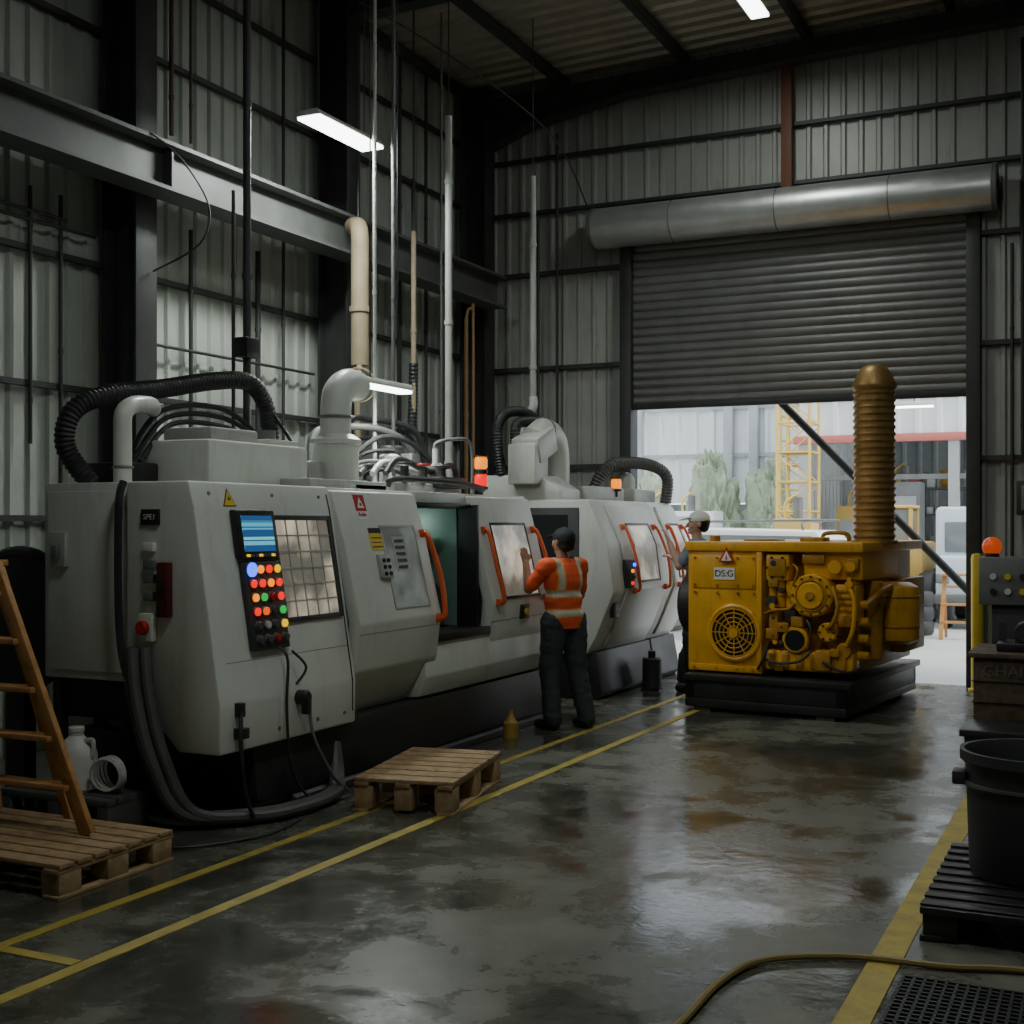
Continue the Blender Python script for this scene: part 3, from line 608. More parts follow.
part(R2,'extraction_duct',mb,'angular white extraction duct with elbow')
for k in range(2):
    mb=MB(); mb.hose([(-5.6+k*.2,11.5,2.2),(-5.65+k*.2,11.5,2.65),(-5.65+k*.2,11.75,2.85-.1*k),(-5.6+k*.2,12.2,2.85-.1*k),(-5.55+k*.2,12.45,2.6),(-5.55+k*.2,12.45,2.1)],.055,RUB,12,.03); part(R2,'flexible_hose',mb,'black corrugated flexible hose')
beacon(R2,-4.85,12.75,2.0,[L_AMB])
mb=MB(); mb.hose([(-5.2,13.0,2.1),(-5.12,13.05,2.28),(-5.0,13.2,2.38),(-4.8,13.65,2.38),(-4.66,13.86,2.25),(-4.68,13.88,1.95)],.07,GREYHOSE,14,.035); part(R3,'flexible_hose',mb,'grey corrugated flexible hose')
mb=MB(); mb.box((-5.6,13.2,1.94),(-4.8,13.9,2.1),WHITE2,.03); mb.lathe([(.12,0),(.12,.12),(.08,.18),(.03,.2)],(-5.0,13.4,2.09),WHITE2); part(R3,'top_housing',mb)
mb=MB(); mb.cyl((-4.36,12.5,.012),(-4.36,12.5,.33),.1,DSTEEL,bev=.01); mb.cyl((-4.36,12.5,.33),(-4.36,12.5,.4),.04,BLACK); mb.box((-4.46,12.42,0),(-4.26,12.58,.015),BLACK)
thing('coolant_pump',mb,(-4.36,12.5,0),'small dark coolant pump at the machine foot','pump')
mb=MB(); mb.lathe([(.13,0),(.15,.02),(.13,.3),(.1,.34),(.1,.36)],(-4.2,13.3,0),DSTEEL); mb.tube([(-4.32,13.3,.3),(-4.2,13.3,.5),(-4.08,13.3,.3)],.008,GSTEEL,6)
thing('metal_bucket',mb,(-4.2,13.3,0),'dark metal bucket beside the machine','bucket')
mb=MB(); mb.lathe([(.06,0),(.06,.12),(.03,.16),(.018,.2),(.018,.22)],(-4.4,9.2,0),mat('dull_yellow_plastic',(.4,.25,.05),.5),seg=16)
thing('yellow_bottle',mb,(-4.4,9.2,0),'dull yellow plastic oil bottle on the floor','bottle')
mb=MB(); mb.torus((-6.34,6.0,1.1),(0,1,0),.42,.05,RUB,seg=40,rs=10); mb.cyl((-6.34,5.96,1.1),(-6.34,6.04,1.1),.4,BLACK,seg=32); mb.box((-6.42,5.95,0),(-6.26,6.05,1.1),BLACK)
thing('hose_reel',mb,(-6.34,6.0,0),'large black hose reel standing behind the cabinet','hose reel')
# ------------------------------------------------------------------ vertical conduits
def pole(name,x,y,z0,z1,r,m,label,cat='pipe',extra=None):
    mb=MB(); mb.cyl((x,y,z0),(x,y,z1),r,m,seg=12)
    z=z0+.3
    while z<z1: mb.cyl((x,y,z),(x,y,z+.04),r*1.25,m,seg=12); z+=1.3
    if extra: extra(mb)
    return thing(name,mb,(x,y,z0),label,cat)
rod=lambda x,y,z:(lambda m:m.cyl((x,y,z),(x,y,roofz(x)),.006,DSTEEL,seg=6))
pole('cable_drop_pole',-5.9,7.76,1.94,roofz(-5.9),.03,DSTEEL,'dark vertical cable drop pole from the roof',extra=lambda m:(m.box((-5.96,7.68,2.95),(-5.84,7.84,3.1),BLACK,.01)))
pole('cable_drop_pole',-5.98,7.7,1.94,4.2,.014,DSTEEL,'thin dark vertical conduit above the lathe')
pole('service_pipe',-5.64,9.15,2.03,roofz(-5.6),.016,PLWHITE,'thin white vertical service pipe from the roof')
pole('service_pipe',-5.62,9.42,2.03,roofz(-5.5),.018,GSTEEL,'grey vertical service pipe from the roof')
pole('service_pipe',-5.6,10.38,1.95,5.48,.034,WHITE2,'pale vertical service pipe above the lathe',extra=rod(-5.6,10.38,5.48))
pole('service_pipe',-5.62,12.3,3.05,5.4,.034,WHITE2,'pale vertical service pipe above the machine',extra=lambda m:(m.cyl((-5.62,12.3,5.4),(-5.62,12.3,roofz(-5.4)),.006,DSTEEL,seg=6),m.tube([(-5.62,12.3,3.06),(-5.62,12.3,2.95),(-5.72,12.3,2.8),(-5.75,12.3,2.5),(-5.75,12.3,1.96)],.045,PLWHITE,12)))
pole('service_pipe',-6.3,10.95,2.0,4.6,.026,TAN,'tan vertical pipe near the column',extra=lambda m:(m.cyl((-6.3,10.95,4.6),(-6.3,10.95,roofz(-6.3)),.01,DSTEEL,seg=6),m.hose([(-6.3,10.95,3.3),(-6.32,10.97,2.9),(-6.28,10.9,2.6),(-6.1,10.8,2.4),(-6.05,10.8,2.0)],.05,RUB,10,.04)))
pole('service_pipe',-6.45,11.2,0,5.2,.02,DSTEEL,'thin dark vertical pipe near the column')
pole('service_pipe',-6.4,11.7,0,roofz(-6.4),.014,GSTEEL,'thin grey vertical pipe near the column')
pole('service_pipe',-6.6,12.1,0,4.2,.03,DSTEEL,'dark vertical pipe beside the wall')
mb=MB(); mb.cyl((-6.45,10.2,3.2),(-6.45,10.2,4.3),.085,TAN,seg=18); mb.tube([(-6.45,10.2,4.28),(-6.45,10.2,4.4),(-6.5,10.25,4.52),(-6.62,10.35,4.56)],.085,TAN,16); mb.cyl((-6.5,10.25,4.5),(-6.5,10.25,roofz(-6.5)),.01,DSTEEL,seg=8); mb.lathe([(.085,0),(.1,.0),(.1,.05),(.085,.05)],(-6.45,10.2,3.7),TAN); mb.tube([(-6.45,10.2,3.25),(-6.4,10.1,3.1),(-6.35,10.0,2.8),(-6.35,10.05,1.0),(-6.35,10.05,0)],.03,TAN,10); mb.torus((-6.4,10.1,3.0),(.6,-.8,0),.16,.012,TAN,rs=6)
thing('tan_duct_pipe',mb,(-6.45,10.2,0),'tan ventilation duct with coiled hose beside the column','duct')
pole('tan_conduit',-6.55,12.55,0,4.0,.024,mat('orange_tan',(.26,.15,.06),.5),'orange-tan conduit rising beside the wall',extra=lambda m:m.tube([(-6.55,12.55,3.98),(-6.55,12.6,4.1),(-6.55,12.7,4.1),(-6.55,12.72,3.9),(-6.55,12.72,1.0)],.018,mat('orange_tan',(.26,.15,.06),.5),8))
BRP=mat('brown_pipe',(.13,.075,.05),.5)
for x,y,z0,z1,rr in ((-7.25,6.95,2.3,4.2,.016),(-7.25,7.25,.1,4.2,.016),(-7.25,8.75,2.1,4.25,.018),(-7.25,9.7,1.9,4.25,.025),(-7.25,10.1,2.0,6.9,.016),(-7.25,8.5,5.0,6.9,.02),(-7.25,8.75,5.0,6.9,.014),(-7.2,12.2,1.0,6.9,.025),(-7.2,12.8,1.0,6.9,.02),(-7.25,6.3,3.6,6.9,.014)):
    pole('wall_conduit',x,y,z0,z1,rr,DSTEEL if z0<5 else BRP,'dark vertical conduit fixed to the sheet wall')
for y0,y1,z in((5.0,7.6,3.95),(5.0,7.3,4.02),(8.0,10.6,3.2)):
    mb=MB(); mb.cyl((-7.24,y0,z),(-7.24,y1,z),.014,DSTEEL,seg=8); thing('wall_conduit',mb,(-7.24,(y0+y1)/2,z),'dark horizontal conduit fixed to the sheet wall','pipe')
for x,z0,z1 in((-6.35,2.0,5.4),(-6.1,1.9,6.4),(-1.0,.8,4.6),(-.9,2.4,6.7)):
    pole('wall_conduit',x,YB-.15,z0,z1,.018,DSTEEL,'thin dark conduit on the gable wall')
mb=MB(); mb.tube([(-7.0,9.6,6.9),(-6.2,11.0,6.5),(-5.5,12.4,5.9),(-5.6,13.8,5.4)],.008,DSTEEL,6)
thing('hanging_cable',mb,(-6.2,11,5.4),'thin dark cable slung below the roof','cable')
mb=MB(); mb.tube([(-6.6,7.5,4.66),(-6.5,7.75,4.5),(-6.45,8.0,4.2),(-6.5,7.95,3.9),(-6.88,7.85,3.7)],.008,DSTEEL,6)
thing('hanging_cable',mb,(-6.5,7.8,3.7),'thin dark cable looping from beam to column','cable')
# ------------------------------------------------------------------ generator
G=root('diesel_generator',(-2.8,12.3,0),'yellow industrial diesel generator on a black skid base','generator')
GY=11.32
mb=MB(); mb.box((-3.56,11.17,.04),(-2.06,13.5,.12),BLACK,.01); mb.box((-3.56,11.17,.12),(-2.06,11.27,.31),BLACK,.01); mb.box((-2.16,11.17,.12),(-2.06,13.5,.31),BLACK,.01); mb.box((-3.56,11.17,.12),(-3.46,13.5,.31),BLACK,.01); mb.box((-3.56,13.4,.12),(-2.06,13.5,.31),BLACK,.01); mb.box((-3.56,11.15,.28),(-2.02,13.52,.34),BLACK,.01)
part(G,'skid_base',mb,'black steel skid base')
for x in(-3.4,-2.25):
    for y in (11.25,13.35): boxpart(G,'timber_block',(x-.08,y-.06,0),(x+.08,y+.06,.05),WOODD)
mb=MB()
mb.box((-3.6,GY,.35),(-2.88,13.3,1.5),YEL,.025); mb.box((-3.62,GY-.03,1.46),(-1.95,13.32,1.55),YEL,.015)
mb.box((-2.9,GY+.18,.4),(-2.05,13.25,1.47),YEL2,.02)
mb.box((-2.5,GY+.04,1.22),(-1.97,12.5,1.47),YEL,.02)
mb.box((-3.55,GY-.012,1.12),(-2.93,GY+.01,1.42),YEL,.006)
mb.box((-3.58,GY-.02,.36),(-2.9,GY+.01,.42),YEL,.006); mb.box((-2.92,GY-.02,.36),(-2.87,GY+.02,1.46),YEL,.006)
for x in(-3.52,-3.3,-3.1,-2.95):
    for z in(.39,1.08,1.15,1.4): mb.cyl((x,GY-.03,z),(x,GY+.01,z),.012,YEL2,seg=8)
part(G,'housing',mb)
mb=MB(); mb.torus((-3.13,GY-.01,.72),(0,1,0),.24,.028,YEL,seg=36); mb.cyl((-3.13,GY-.02,.72),(-3.13,GY+.02,.72),.23,BLACK,seg=32); fg=part(G,'fan_guard',mb,'round fan guard with bars')
mb=MB()
for R in(.06,.10,.14,.18,.215): mb.torus((-3.13,GY-.035,.72),(0,1,0),R,.005,YEL,seg=28,rs=6)
for k in range(12): a=k*math.pi/6; mb.beam((-3.13+.04*math.cos(a),GY-.03,.72+.04*math.sin(a)),(-3.13+.23*math.cos(a),GY-.03,.72+.23*math.sin(a)),.01,.008,YEL)
mb.cyl((-3.13,GY-.05,.72),(-3.13,GY-.02,.72),.045,YEL,seg=16); part(fg,'guard_bars',mb)
mb=MB()
def bolts(cx,cz,R,n,y,r=.011,m=None):
    for k in range(n): a=k*2*math.pi/n; mb.cyl((cx+R*math.cos(a),y-.015,cz+R*math.sin(a)),(cx+R*math.cos(a),y+.01,cz+R*math.sin(a)),r,m or DSTEEL,seg=6)
mb.box((-2.86,GY+.02,.40),(-2.05,GY+.22,.58),YEL,.02)
for i in range(6): mb.box((-2.82+i*.13,GY+.0,.43),(-2.76+i*.13,GY+.05,.55),YEL2,.006)
mb.box((-2.84,GY+.0,1.2),(-2.62,GY+.2,1.44),YEL,.02); mb.box((-2.81,GY-.02,1.24),(-2.65,GY+.01,1.40),YEL2,.008); bolts(-2.73,1.32,.1,6,GY-.01)
for x in(-2.79,-2.71,-2.63): mb.cyl((x,GY+.06,.96),(x,GY+.06,1.2),.036,YEL,seg=16,bev=.008); mb.cyl((x,GY+.06,1.05),(x,GY+.06,1.07),.042,YEL2,seg=16)
mb.cyl((-2.4,GY-.06,1.08),(-2.4,GY+.2,1.08),.19,YEL,seg=32,bev=.015); mb.cyl((-2.4,GY-.09,1.08),(-2.4,GY-.05,1.08),.12,YEL,seg=24,bev=.01); mb.torus((-2.4,GY-.07,1.08),(0,1,0),.135,.008,YEL2,rs=6); mb.cyl((-2.4,GY-.11,1.08),(-2.4,GY-.08,1.08),.04,YEL2,seg=12,bev=.005)
bolts(-2.4,1.08,.165,12,GY-.06)
mb.cyl((-2.56,GY-.02,.68),(-2.56,GY+.2,.68),.12,YEL,seg=28,bev=.01); mb.cyl((-2.56,GY-.03,.68),(-2.56,GY-.018,.68),.09,DGLASS,seg=24)
mb.box((-2.8,GY-.02,.66),(-2.72,GY+.2,.92),YEL2,.008); bolts(-2.76,.79,.08,4,GY-.02)
mb.cyl((-2.27,GY-.02,.76),(-2.27,GY+.2,.76),.085,YEL,seg=20,bev=.01); bolts(-2.27,.76,.065,6,GY-.02); mb.cyl((-2.13,GY+.0,.6),(-2.13,GY+.2,.6),.07,YEL2,seg=20,bev=.01)
mb.box((-2.38,GY-.03,.42),(-2.24,GY+.2,.6),YEL2,.01); mb.box((-2.2,GY+.0,.86),(-2.02,GY+.25,1.18),YEL,.015)
for i in range(5): mb.box((-2.19,GY-.012,.89+i*.055),(-2.03,GY+.01,.915+i*.055),YEL2,.004)
mb.box((-2.66,GY-.01,.84),(-2.56,GY+.1,.94),TANK,.006); mb.cyl((-2.2,GY-.03,1.33),(-2.2,GY+.06,1.33),.06,YEL,seg=18,bev=.006); mb.cyl((-2.06,GY-.03,1.33),(-2.06,GY+.06,1.33),.05,YEL2,seg=18,bev=.006)
mb.box((-2.5,GY-.0,1.36),(-2.3,GY+.1,1.44),YEL2,.006)
rd=random.Random(11)
for i in range(26):
    x=-2.84+rd.random()*.8; z=.42+rd.random()*.95; s_=.02+rd.random()*.035; mm=[YEL,YEL2,DSTEEL,YEL2][i%4]
    if i%2: mb.box((x-s_,GY-.01-rd.random()*.03,z-s_),(x+s_,GY+.2,z+s_*.7),mm,.004)
    else: mb.cyl((x,GY-.02-rd.random()*.03,z),(x,GY+.2,z),s_,mm,seg=12,bev=.004)
part(G,'engine_block',mb,'yellow engine with covers and gauge')
for (pts,rr,mm) in (([(-2.85,GY+.0,.9),(-2.75,GY-.05,.94),(-2.6,GY-.05,.96),(-2.55,GY-.03,1.05)],.014,YEL2),([(-2.22,GY-.02,1.16),(-2.16,GY-.07,1.0),(-2.2,GY-.07,.85),(-2.27,GY-.03,.8)],.018,YEL2),([(-2.1,GY,1.2),(-2.02,GY-.05,1.05),(-2.03,GY-.05,.8),(-2.1,GY,.65)],.02,YEL),([(-2.85,GY-.02,.5),(-2.7,GY-.05,.47),(-2.5,GY-.06,.5),(-2.4,GY-.03,.6)],.012,DSTEEL),([(-2.58,GY,1.35),(-2.52,GY-.06,1.3),(-2.56,GY-.05,1.18),(-2.6,GY,1.1)],.01,YEL2),([(-2.8,GY-.02,.66),(-2.84,GY-.06,.5),(-2.9,GY-.04,.4)],.012,RUB),([(-2.3,GY-.04,.5),(-2.1,GY-.05,.42),(-2.0,GY+.1,.45)],.014,RUB),([(-2.45,GY-.02,.86),(-2.4,GY-.06,.78),(-2.42,GY-.04,.62)],.012,DSTEEL)):
    mb=MB(); mb.tube(pts,rr,mm,10); part(G,'engine_pipe',mb)
mb=MB()
mb.lathe([(.12,0),(.19,.04),(.2,.08),(.2,.48),(.19,.52),(.12,.56)],(-1.88,12.1,.62),YEL,seg=28); mb.torus((-1.88,12.1,.78),(0,0,1),.2,.010,YEL2); mb.torus((-1.88,12.1,1.05),(0,0,1),.2,.010,YEL2)
mb.box((-2.07,12.5,.5),(-1.9,13.2,1.2),YEL2,.02); mb.cyl((-2.0,11.75,.5),(-2.0,11.75,1.2),.09,YEL2,seg=18,bev=.01)
for z in(.55,.7,.85,1.0): mb.cyl((-2.06,11.5,z),(-1.96,11.5,z),.04,YEL,seg=12,bev=.005)
mb.tube([(-1.98,11.5,1.0),(-1.9,11.6,1.1),(-1.88,11.9,1.15)],.03,YEL2,10)
part(G,'side_filter',mb,'yellow filter canister and side covers')
mb=MB(); prof=[(.21,0),(.21,.03),(.19,.04)]; z=.04
while z<1.36: prof+=[(.178,z+.008),(.192,z+.026),(.192,z+.036),(.178,z+.054)]; z+=.062
prof+=[(.19,z+.01),(.20,z+.03),(.198,z+.05),(.18,z+.09),(.15,z+.16),(.11,z+.21),(.06,z+.235),(0,z+.24)]
mb.lathe(prof,(-2.07,12.05,1.53),GOLD,seg=36); part(G,'exhaust_stack',mb,'finely ribbed rusty-gold exhaust stack with domed cap')
mb=MB(); mb.box((-2.62,11.6,1.545),(-2.4,11.8,1.59),YEL2,.01); mb.box((-3.2,11.7,1.545),(-2.9,12.0,1.57),YEL2,.01); mb.cyl((-3.4,11.5,1.55),(-3.4,11.5,1.6),.05,YEL2,seg=14); mb.tube([(-2.5,11.9,1.55),(-2.48,11.9,1.62),(-2.3,11.95,1.62),(-2.28,11.98,1.55)],.02,YEL2,8); part(G,'top_fittings',mb)
mb=MB(); mb.prism([(-3.28,1.36),(-3.12,1.36),(-3.2,1.5)],'y',GY-.036,GY-.031,RED); mb.prism([(-3.252,1.375),(-3.148,1.375),(-3.2,1.465)],'y',GY-.039,GY-.036,SIGNW); mb.prism([(-3.21,1.385),(-3.19,1.385),(-3.2,1.435)],'y',GY-.041,GY-.039,RED); part(G,'warning_triangle',mb,'red and white warning triangle')
mb=MB(); mb.box((-3.33,GY-.018,1.2),(-3.13,GY-.012,1.31),SIGNW); part(G,'data_label',mb,'white label with black letters')
part(G,'label_text',None,'black lettering',me=textmesh('DS:G',.085,INK,Mxz((-3.23,GY-.02,1.255)),.002))
mb=MB(); mb.cyl((-3.78,11.75,.95),(-3.6,11.75,.95),.3,RUB,seg=28,bev=.03); mb.cyl((-3.79,11.75,.95),(-3.76,11.75,.95),.12,DSTEEL); mb.box((-3.68,11.55,.34),(-3.58,11.95,.7),BLACK,.01); part(G,'radiator_pulley',mb,'black round intake drum')
G.rotation_euler=(0,0,-.11); G.location=(-2.73,12.3,0)
# ------------------------------------------------------------------ pallets
def pallet(cx,cy,w,l,rz,label,h=.15):
    r=root('wooden_pallet',(0,0,0),label,'pallet','wooden pallets'); n=7
    for i in range(n):
        y=-l/2+(i+.5)*l/n; boxpart(r,'deck_board',(-w/2,y-l/n*.42,h-.022+random.uniform(-.002,.002)),(w/2,y+l/n*.42,h),WOOD,.003)
    for x in(-w/2+.05,0,w/2-.05): boxpart(r,'stringer_board',(x-.045,-l/2,h-.045),(x+.045,l/2,h-.023),WOOD,.002)
    for x in(-w/2+.06,0,w/2-.06):
        for y in(-l/2+.08,0,l/2-.08): boxpart(r,'block_foot',(x-.055,y-.07,.018),(x+.055,y+.07,h-.045),WOOD,.004)
    for x in(-w/2+.05,w/2-.05): boxpart(r,'bottom_board',(x-.05,-l/2,0),(x+.05,l/2,.018),WOOD,.002)
    r.location=(cx,cy,0); r.rotation_euler=(0,0,rz); return r
pallet(-3.91,7.02,.62,1.10,math.radians(11),'empty light wooden pallet standing on the floor beside the lathe',.2)
pallet(-4.95,4.70,1.25,.78,0,'worn wooden pallet under the stepladder',.16)
r=root('wooden_stepladder',(-5.05,4.75,.16),'orange-brown wooden stepladder standing on a pallet','ladder')
a0=V((-4.62,4.80,.165));a1=V((-5.17,4.72,1.5));b0=V((-5.52,4.80,.165));b1=V((-5.42,4.72,1.5))
for p,q in((a0,a1),(b0,b1)): mb=MB(); mb.beam(p,q,.035,.08,WOODO,up=(1,0,0),bev=.004); part(r,'side_rail',mb)
for k in range(5):
    t=.17+k*.18; p=a0.lerp(a1,t);q=b0.lerp(b1,t); mb=MB(); mb.box((q.x,p.y-.05,p.z-.014),(p.x,p.y+.05,p.z+.014),WOODO,.004); part(r,'step',mb)
for p,q in(((-4.98,5.04,.165),(-5.2,4.78,1.48)),((-5.5,5.04,.165),(-5.4,4.78,1.48))): mb=MB(); mb.beam(p,q,.03,.05,WOODO,up=(1,0,0)); part(r,'rear_leg',mb)
boxpart(r,'top_plate',(-5.45,4.64,1.49),(-5.2,4.84,1.52),WOODO,.005)
mb=MB()
for x in(-5.72,-5.36,-5.0): mb.box((x-.04,5.3,0),(x+.04,5.62,.16),GREYHOSE,.004)
for i in range(4): mb.box((-5.76,5.3+i*.085,.16),(-4.96,5.365+i*.085,.2),GREYHOSE,.004)
mb.box((-5.76,5.3,0),(-4.96,5.33,.04),GREYHOSE)
thing('plastic_pallet',mb,(-5.36,5.5,0),'small grey plastic pallet beside the machine end','pallet')
r=root('plastic_jug',(-5.33,5.45,.2),'white translucent plastic jug standing on the grey pallet','jug')
mb=MB(); mb.lathe([(.1,0),(.115,.015),(.115,.2),(.1,.25),(.06,.29),(.04,.31),(.04,.33)],(-5.33,5.45,.2),PLWHITE,seg=24); part(r,'body',mb)
mb=MB(); mb.tube([(-5.28,5.45,.48),(-5.21,5.45,.49),(-5.21,5.45,.42),(-5.23,5.45,.38)],.013,PLWHITE,8); part(r,'handle',mb)
mb=MB(); mb.cyl((-5.33,5.45,.53),(-5.33,5.45,.56),.045,PLWHITE,seg=18,bev=.005); part(r,'cap',mb)
mb=MB()
for k in range(5): mb.torus((-5.09,5.42+k*.02,.31+.005*(k%2)),(.1*(k-2),1,.1),.09,.008,PLWHITE,seg=24,rs=6)
thing('coiled_cable',mb,(-5.09,5.45,.2),'coil of white cable standing on the grey pallet','cable coil')
mb=MB(); mb.tube([(-4.72,5.2,.012),(-4.4,5.3,.012),(-4.2,5.7,.012),(-4.25,6.1,.012)],.008,RUB,6); thing('floor_cable',mb,(-4.4,5.5,0),'thin black cable lying on the floor','cable')
# ------------------------------------------------------------------ right side clutter
mb=MB()
mb.box((-.74,5.42,.11),(.3,6.6,.14),BLACK,.006)
for x in(-.66,-.22,.22):
    for y in(5.5,6.0,6.5): mb.box((x-.07,y-.07,0),(x+.07,y+.07,.112),BLACK,.01)
for x in(-.74,.2): mb.box((x,5.42,0),(x+.09,6.6,.025),BLACK,.004)
for i in range(9): mb.box((-.74,5.44+i*.13,.14),(.3,5.5+i*.13,.15),BLACK,.003)
thing('black_pallet',mb,(-.22,6.0,0),'black plastic pallet on the concrete','pallet')
r=root('plastic_tub',(-.33,6.1,.15),'large dark grey round plastic tub on a black pallet','tub')
mb=MB(); mb.lathe([(.275,0),(.285,.02),(.30,.48),(.30,.5),(.325,.505),(.325,.55),(.305,.55),(.29,.5),(.275,.04),(0,.03)],(-.33,6.1,.15),TANK,seg=40); part(r,'tub_body',mb)
mb=MB(); mb.torus((-.33,6.1,.55),(0,0,1),.30,.014,TANK,seg=40); part(r,'rim',mb)
mb=MB(); mb.box((-.68,6.0,.54),(-.62,6.1,.6),TANK,.008); part(r,'handle',mb)
mb=MB(); mb.tube([(-1.36,3.6,.015),(-1.34,4.17,.015),(-1.33,4.58,.015),(-1.24,4.88,.015),(-.95,5.06,.015),(-.6,5.1,.015),(-.33,5.18,.015),(.2,5.2,.015)],.014,mat('yellow_hose',(.26,.19,.06),.5),8); thing('air_hose',mb,(-1,4.9,0),'dull yellow air hose lying on the floor','hose')
r=root('wooden_crate',(-.62,10.6,0),'dark wooden crate with stencilled letters and plank lid','crate')
mb=MB(); mb.box((-1.0,10.2,.05),(-.2,11.0,.7),WOODD,.008)
for z in(.2,.36,.52): mb.box((-1.012,10.19,z),(-.19,11.01,z+.006),BLACK)
part(r,'box',mb)
mb=MB()
for i in range(5): mb.box((-1.04,10.16+i*.178,.7),(-.16,10.32+i*.178,.735),WOODD,.004)
part(r,'lid',mb)
for y in(10.22,10.9): boxpart(r,'skid',(-1.0,y,0),(-.2,y+.08,.05),WOODD)
part(r,'stencil_text',None,'faded stencilled lettering',me=textmesh('GHAIGS',.12,STENC,Mxz((-.72,10.185,.6))))
mb=MB(); mb.box((-.85,10.35,.737),(-.45,10.75,.8),BLACK,.01); mb.cyl((-.65,10.4,.88),(-.65,10.7,.88),.08,DSTEEL,bev=.01); mb.box((-.72,10.42,.8),(-.58,10.68,.83),DSTEEL); mb.box((-.85,10.6,.8),(-.8,10.65,.95),TANK)
thing('electric_motor',mb,(-.65,10.55,.737),'dark electric motor resting on the crate lid','motor')
mb=MB(); mb.box((-1.0,9.55,0),(-.3,10.05,.22),TANK,.02); mb.box((-1.03,9.52,.2),(-.27,10.08,.25),BLACK,.01); mb.box((-.75,9.5,.1),(-.6,9.53,.16),BLACK,.005)
thing('tool_box',mb,(-.65,9.8,0),'low black tool box on the floor','tool box')
r=root('control_pedestal',(-1.0,12.0,0),'grey control pedestal with switches and orange lamp','control cabinet')
mb=MB(); mb.box((-1.1,11.9,0),(-.6,12.3,.05),DSTEEL,.006); mb.box((-1.02,11.95,.05),(-.7,12.2,1.05),DSTEEL,.01); part(r,'stand',mb)
mb=MB(); mb.box((-1.12,11.88,1.0),(-.6,12.25,1.42),GSTEEL,.015); part(r,'cabinet',mb)
for i in range(3):
    for k in range(2): mb=MB(); mb.cyl((-1.0+i*.12,11.88,1.12+k*.13),(-1.0+i*.12,11.85,1.12+k*.13),.028,[BLACK,PLWHITE,SAFEY][(i+k)%3],seg=12); part(r,'switch',mb)
mb=MB(); mb.cyl((-1.02,12.0,1.42),(-1.02,12.0,1.45),.06,BLACK); part(r,'lamp_base',mb)
mb=MB(); mb.sph((-1.02,12.0,1.51),(.085,.085,.085),lit('orange_dome',(1,.12,.02),.35)); part(r,'lamp_dome',mb,'orange warning dome')
mb=MB(); mb.box((-.95,13.9,1.8),(-.6,14.08,2.15),DSTEEL,.01); mb.box((-.9,13.86,1.85),(-.65,13.91,2.1),GSTEEL,.005); mb.tube([(-.85,13.95,1.8),(-.86,13.95,1.5),(-.8,13.95,1.2)],.02,RUB,8); thing('switch_box',mb,(-.78,14,1.8),'dark electrical switch box on the gable wall','electrical box')
mb=MB(); mb.lathe([(.09,0),(.09,.02),(.06,.025),(.06,1.36),(.05,1.4),(0,1.41)],(-1.32,13.85,0),SAFEY,seg=20); thing('safety_bollard',mb,(-1.32,13.85,0),'yellow steel bollard beside the door opening','bollard')
# ------------------------------------------------------------------ people
def remeshed(mb,name,vox,sm=4,wr=0,cut=None,matf=None,mats=None):
    me=mb.mesh(name,recalc=True); o=bpy.data.objects.new('tmp',me); COL.objects.link(o)
    m=o.modifiers.new('r','REMESH'); m.mode='VOXEL'; m.voxel_size=vox
    s=o.modifiers.new('s','SMOOTH'); s.factor=.5; s.iterations=sm
    bpy.context.view_layer.update()
    me2=bpy.data.meshes.new_from_object(o.evaluated_get(bpy.context.evaluated_depsgraph_get())); bpy.data.objects.remove(o)
    me2.materials.clear()
    for x in mats: me2.materials.append(x)
    bm=bmesh.new(); bm.from_mesh(me2)
    if wr:
        bm.normal_update()
        for v in bm.verts:
            n=noise.noise(V((v.co.x*7+v.co.z*5,v.co.y*7,v.co.z*20)))+.3*noise.noise(v.co*30); v.co+=v.normal*n*wr
    if cut:
        dl=[v for v in bm.verts if not cut(v.co)]; bmesh.ops.delete(bm,geom=dl,context='VERTS')
    for f in bm.faces:
        f.smooth=True; f.material_index=matf(f.calc_center_median()) if matf else 0
    bm.to_mesh(me2); bm.free()
    return me2
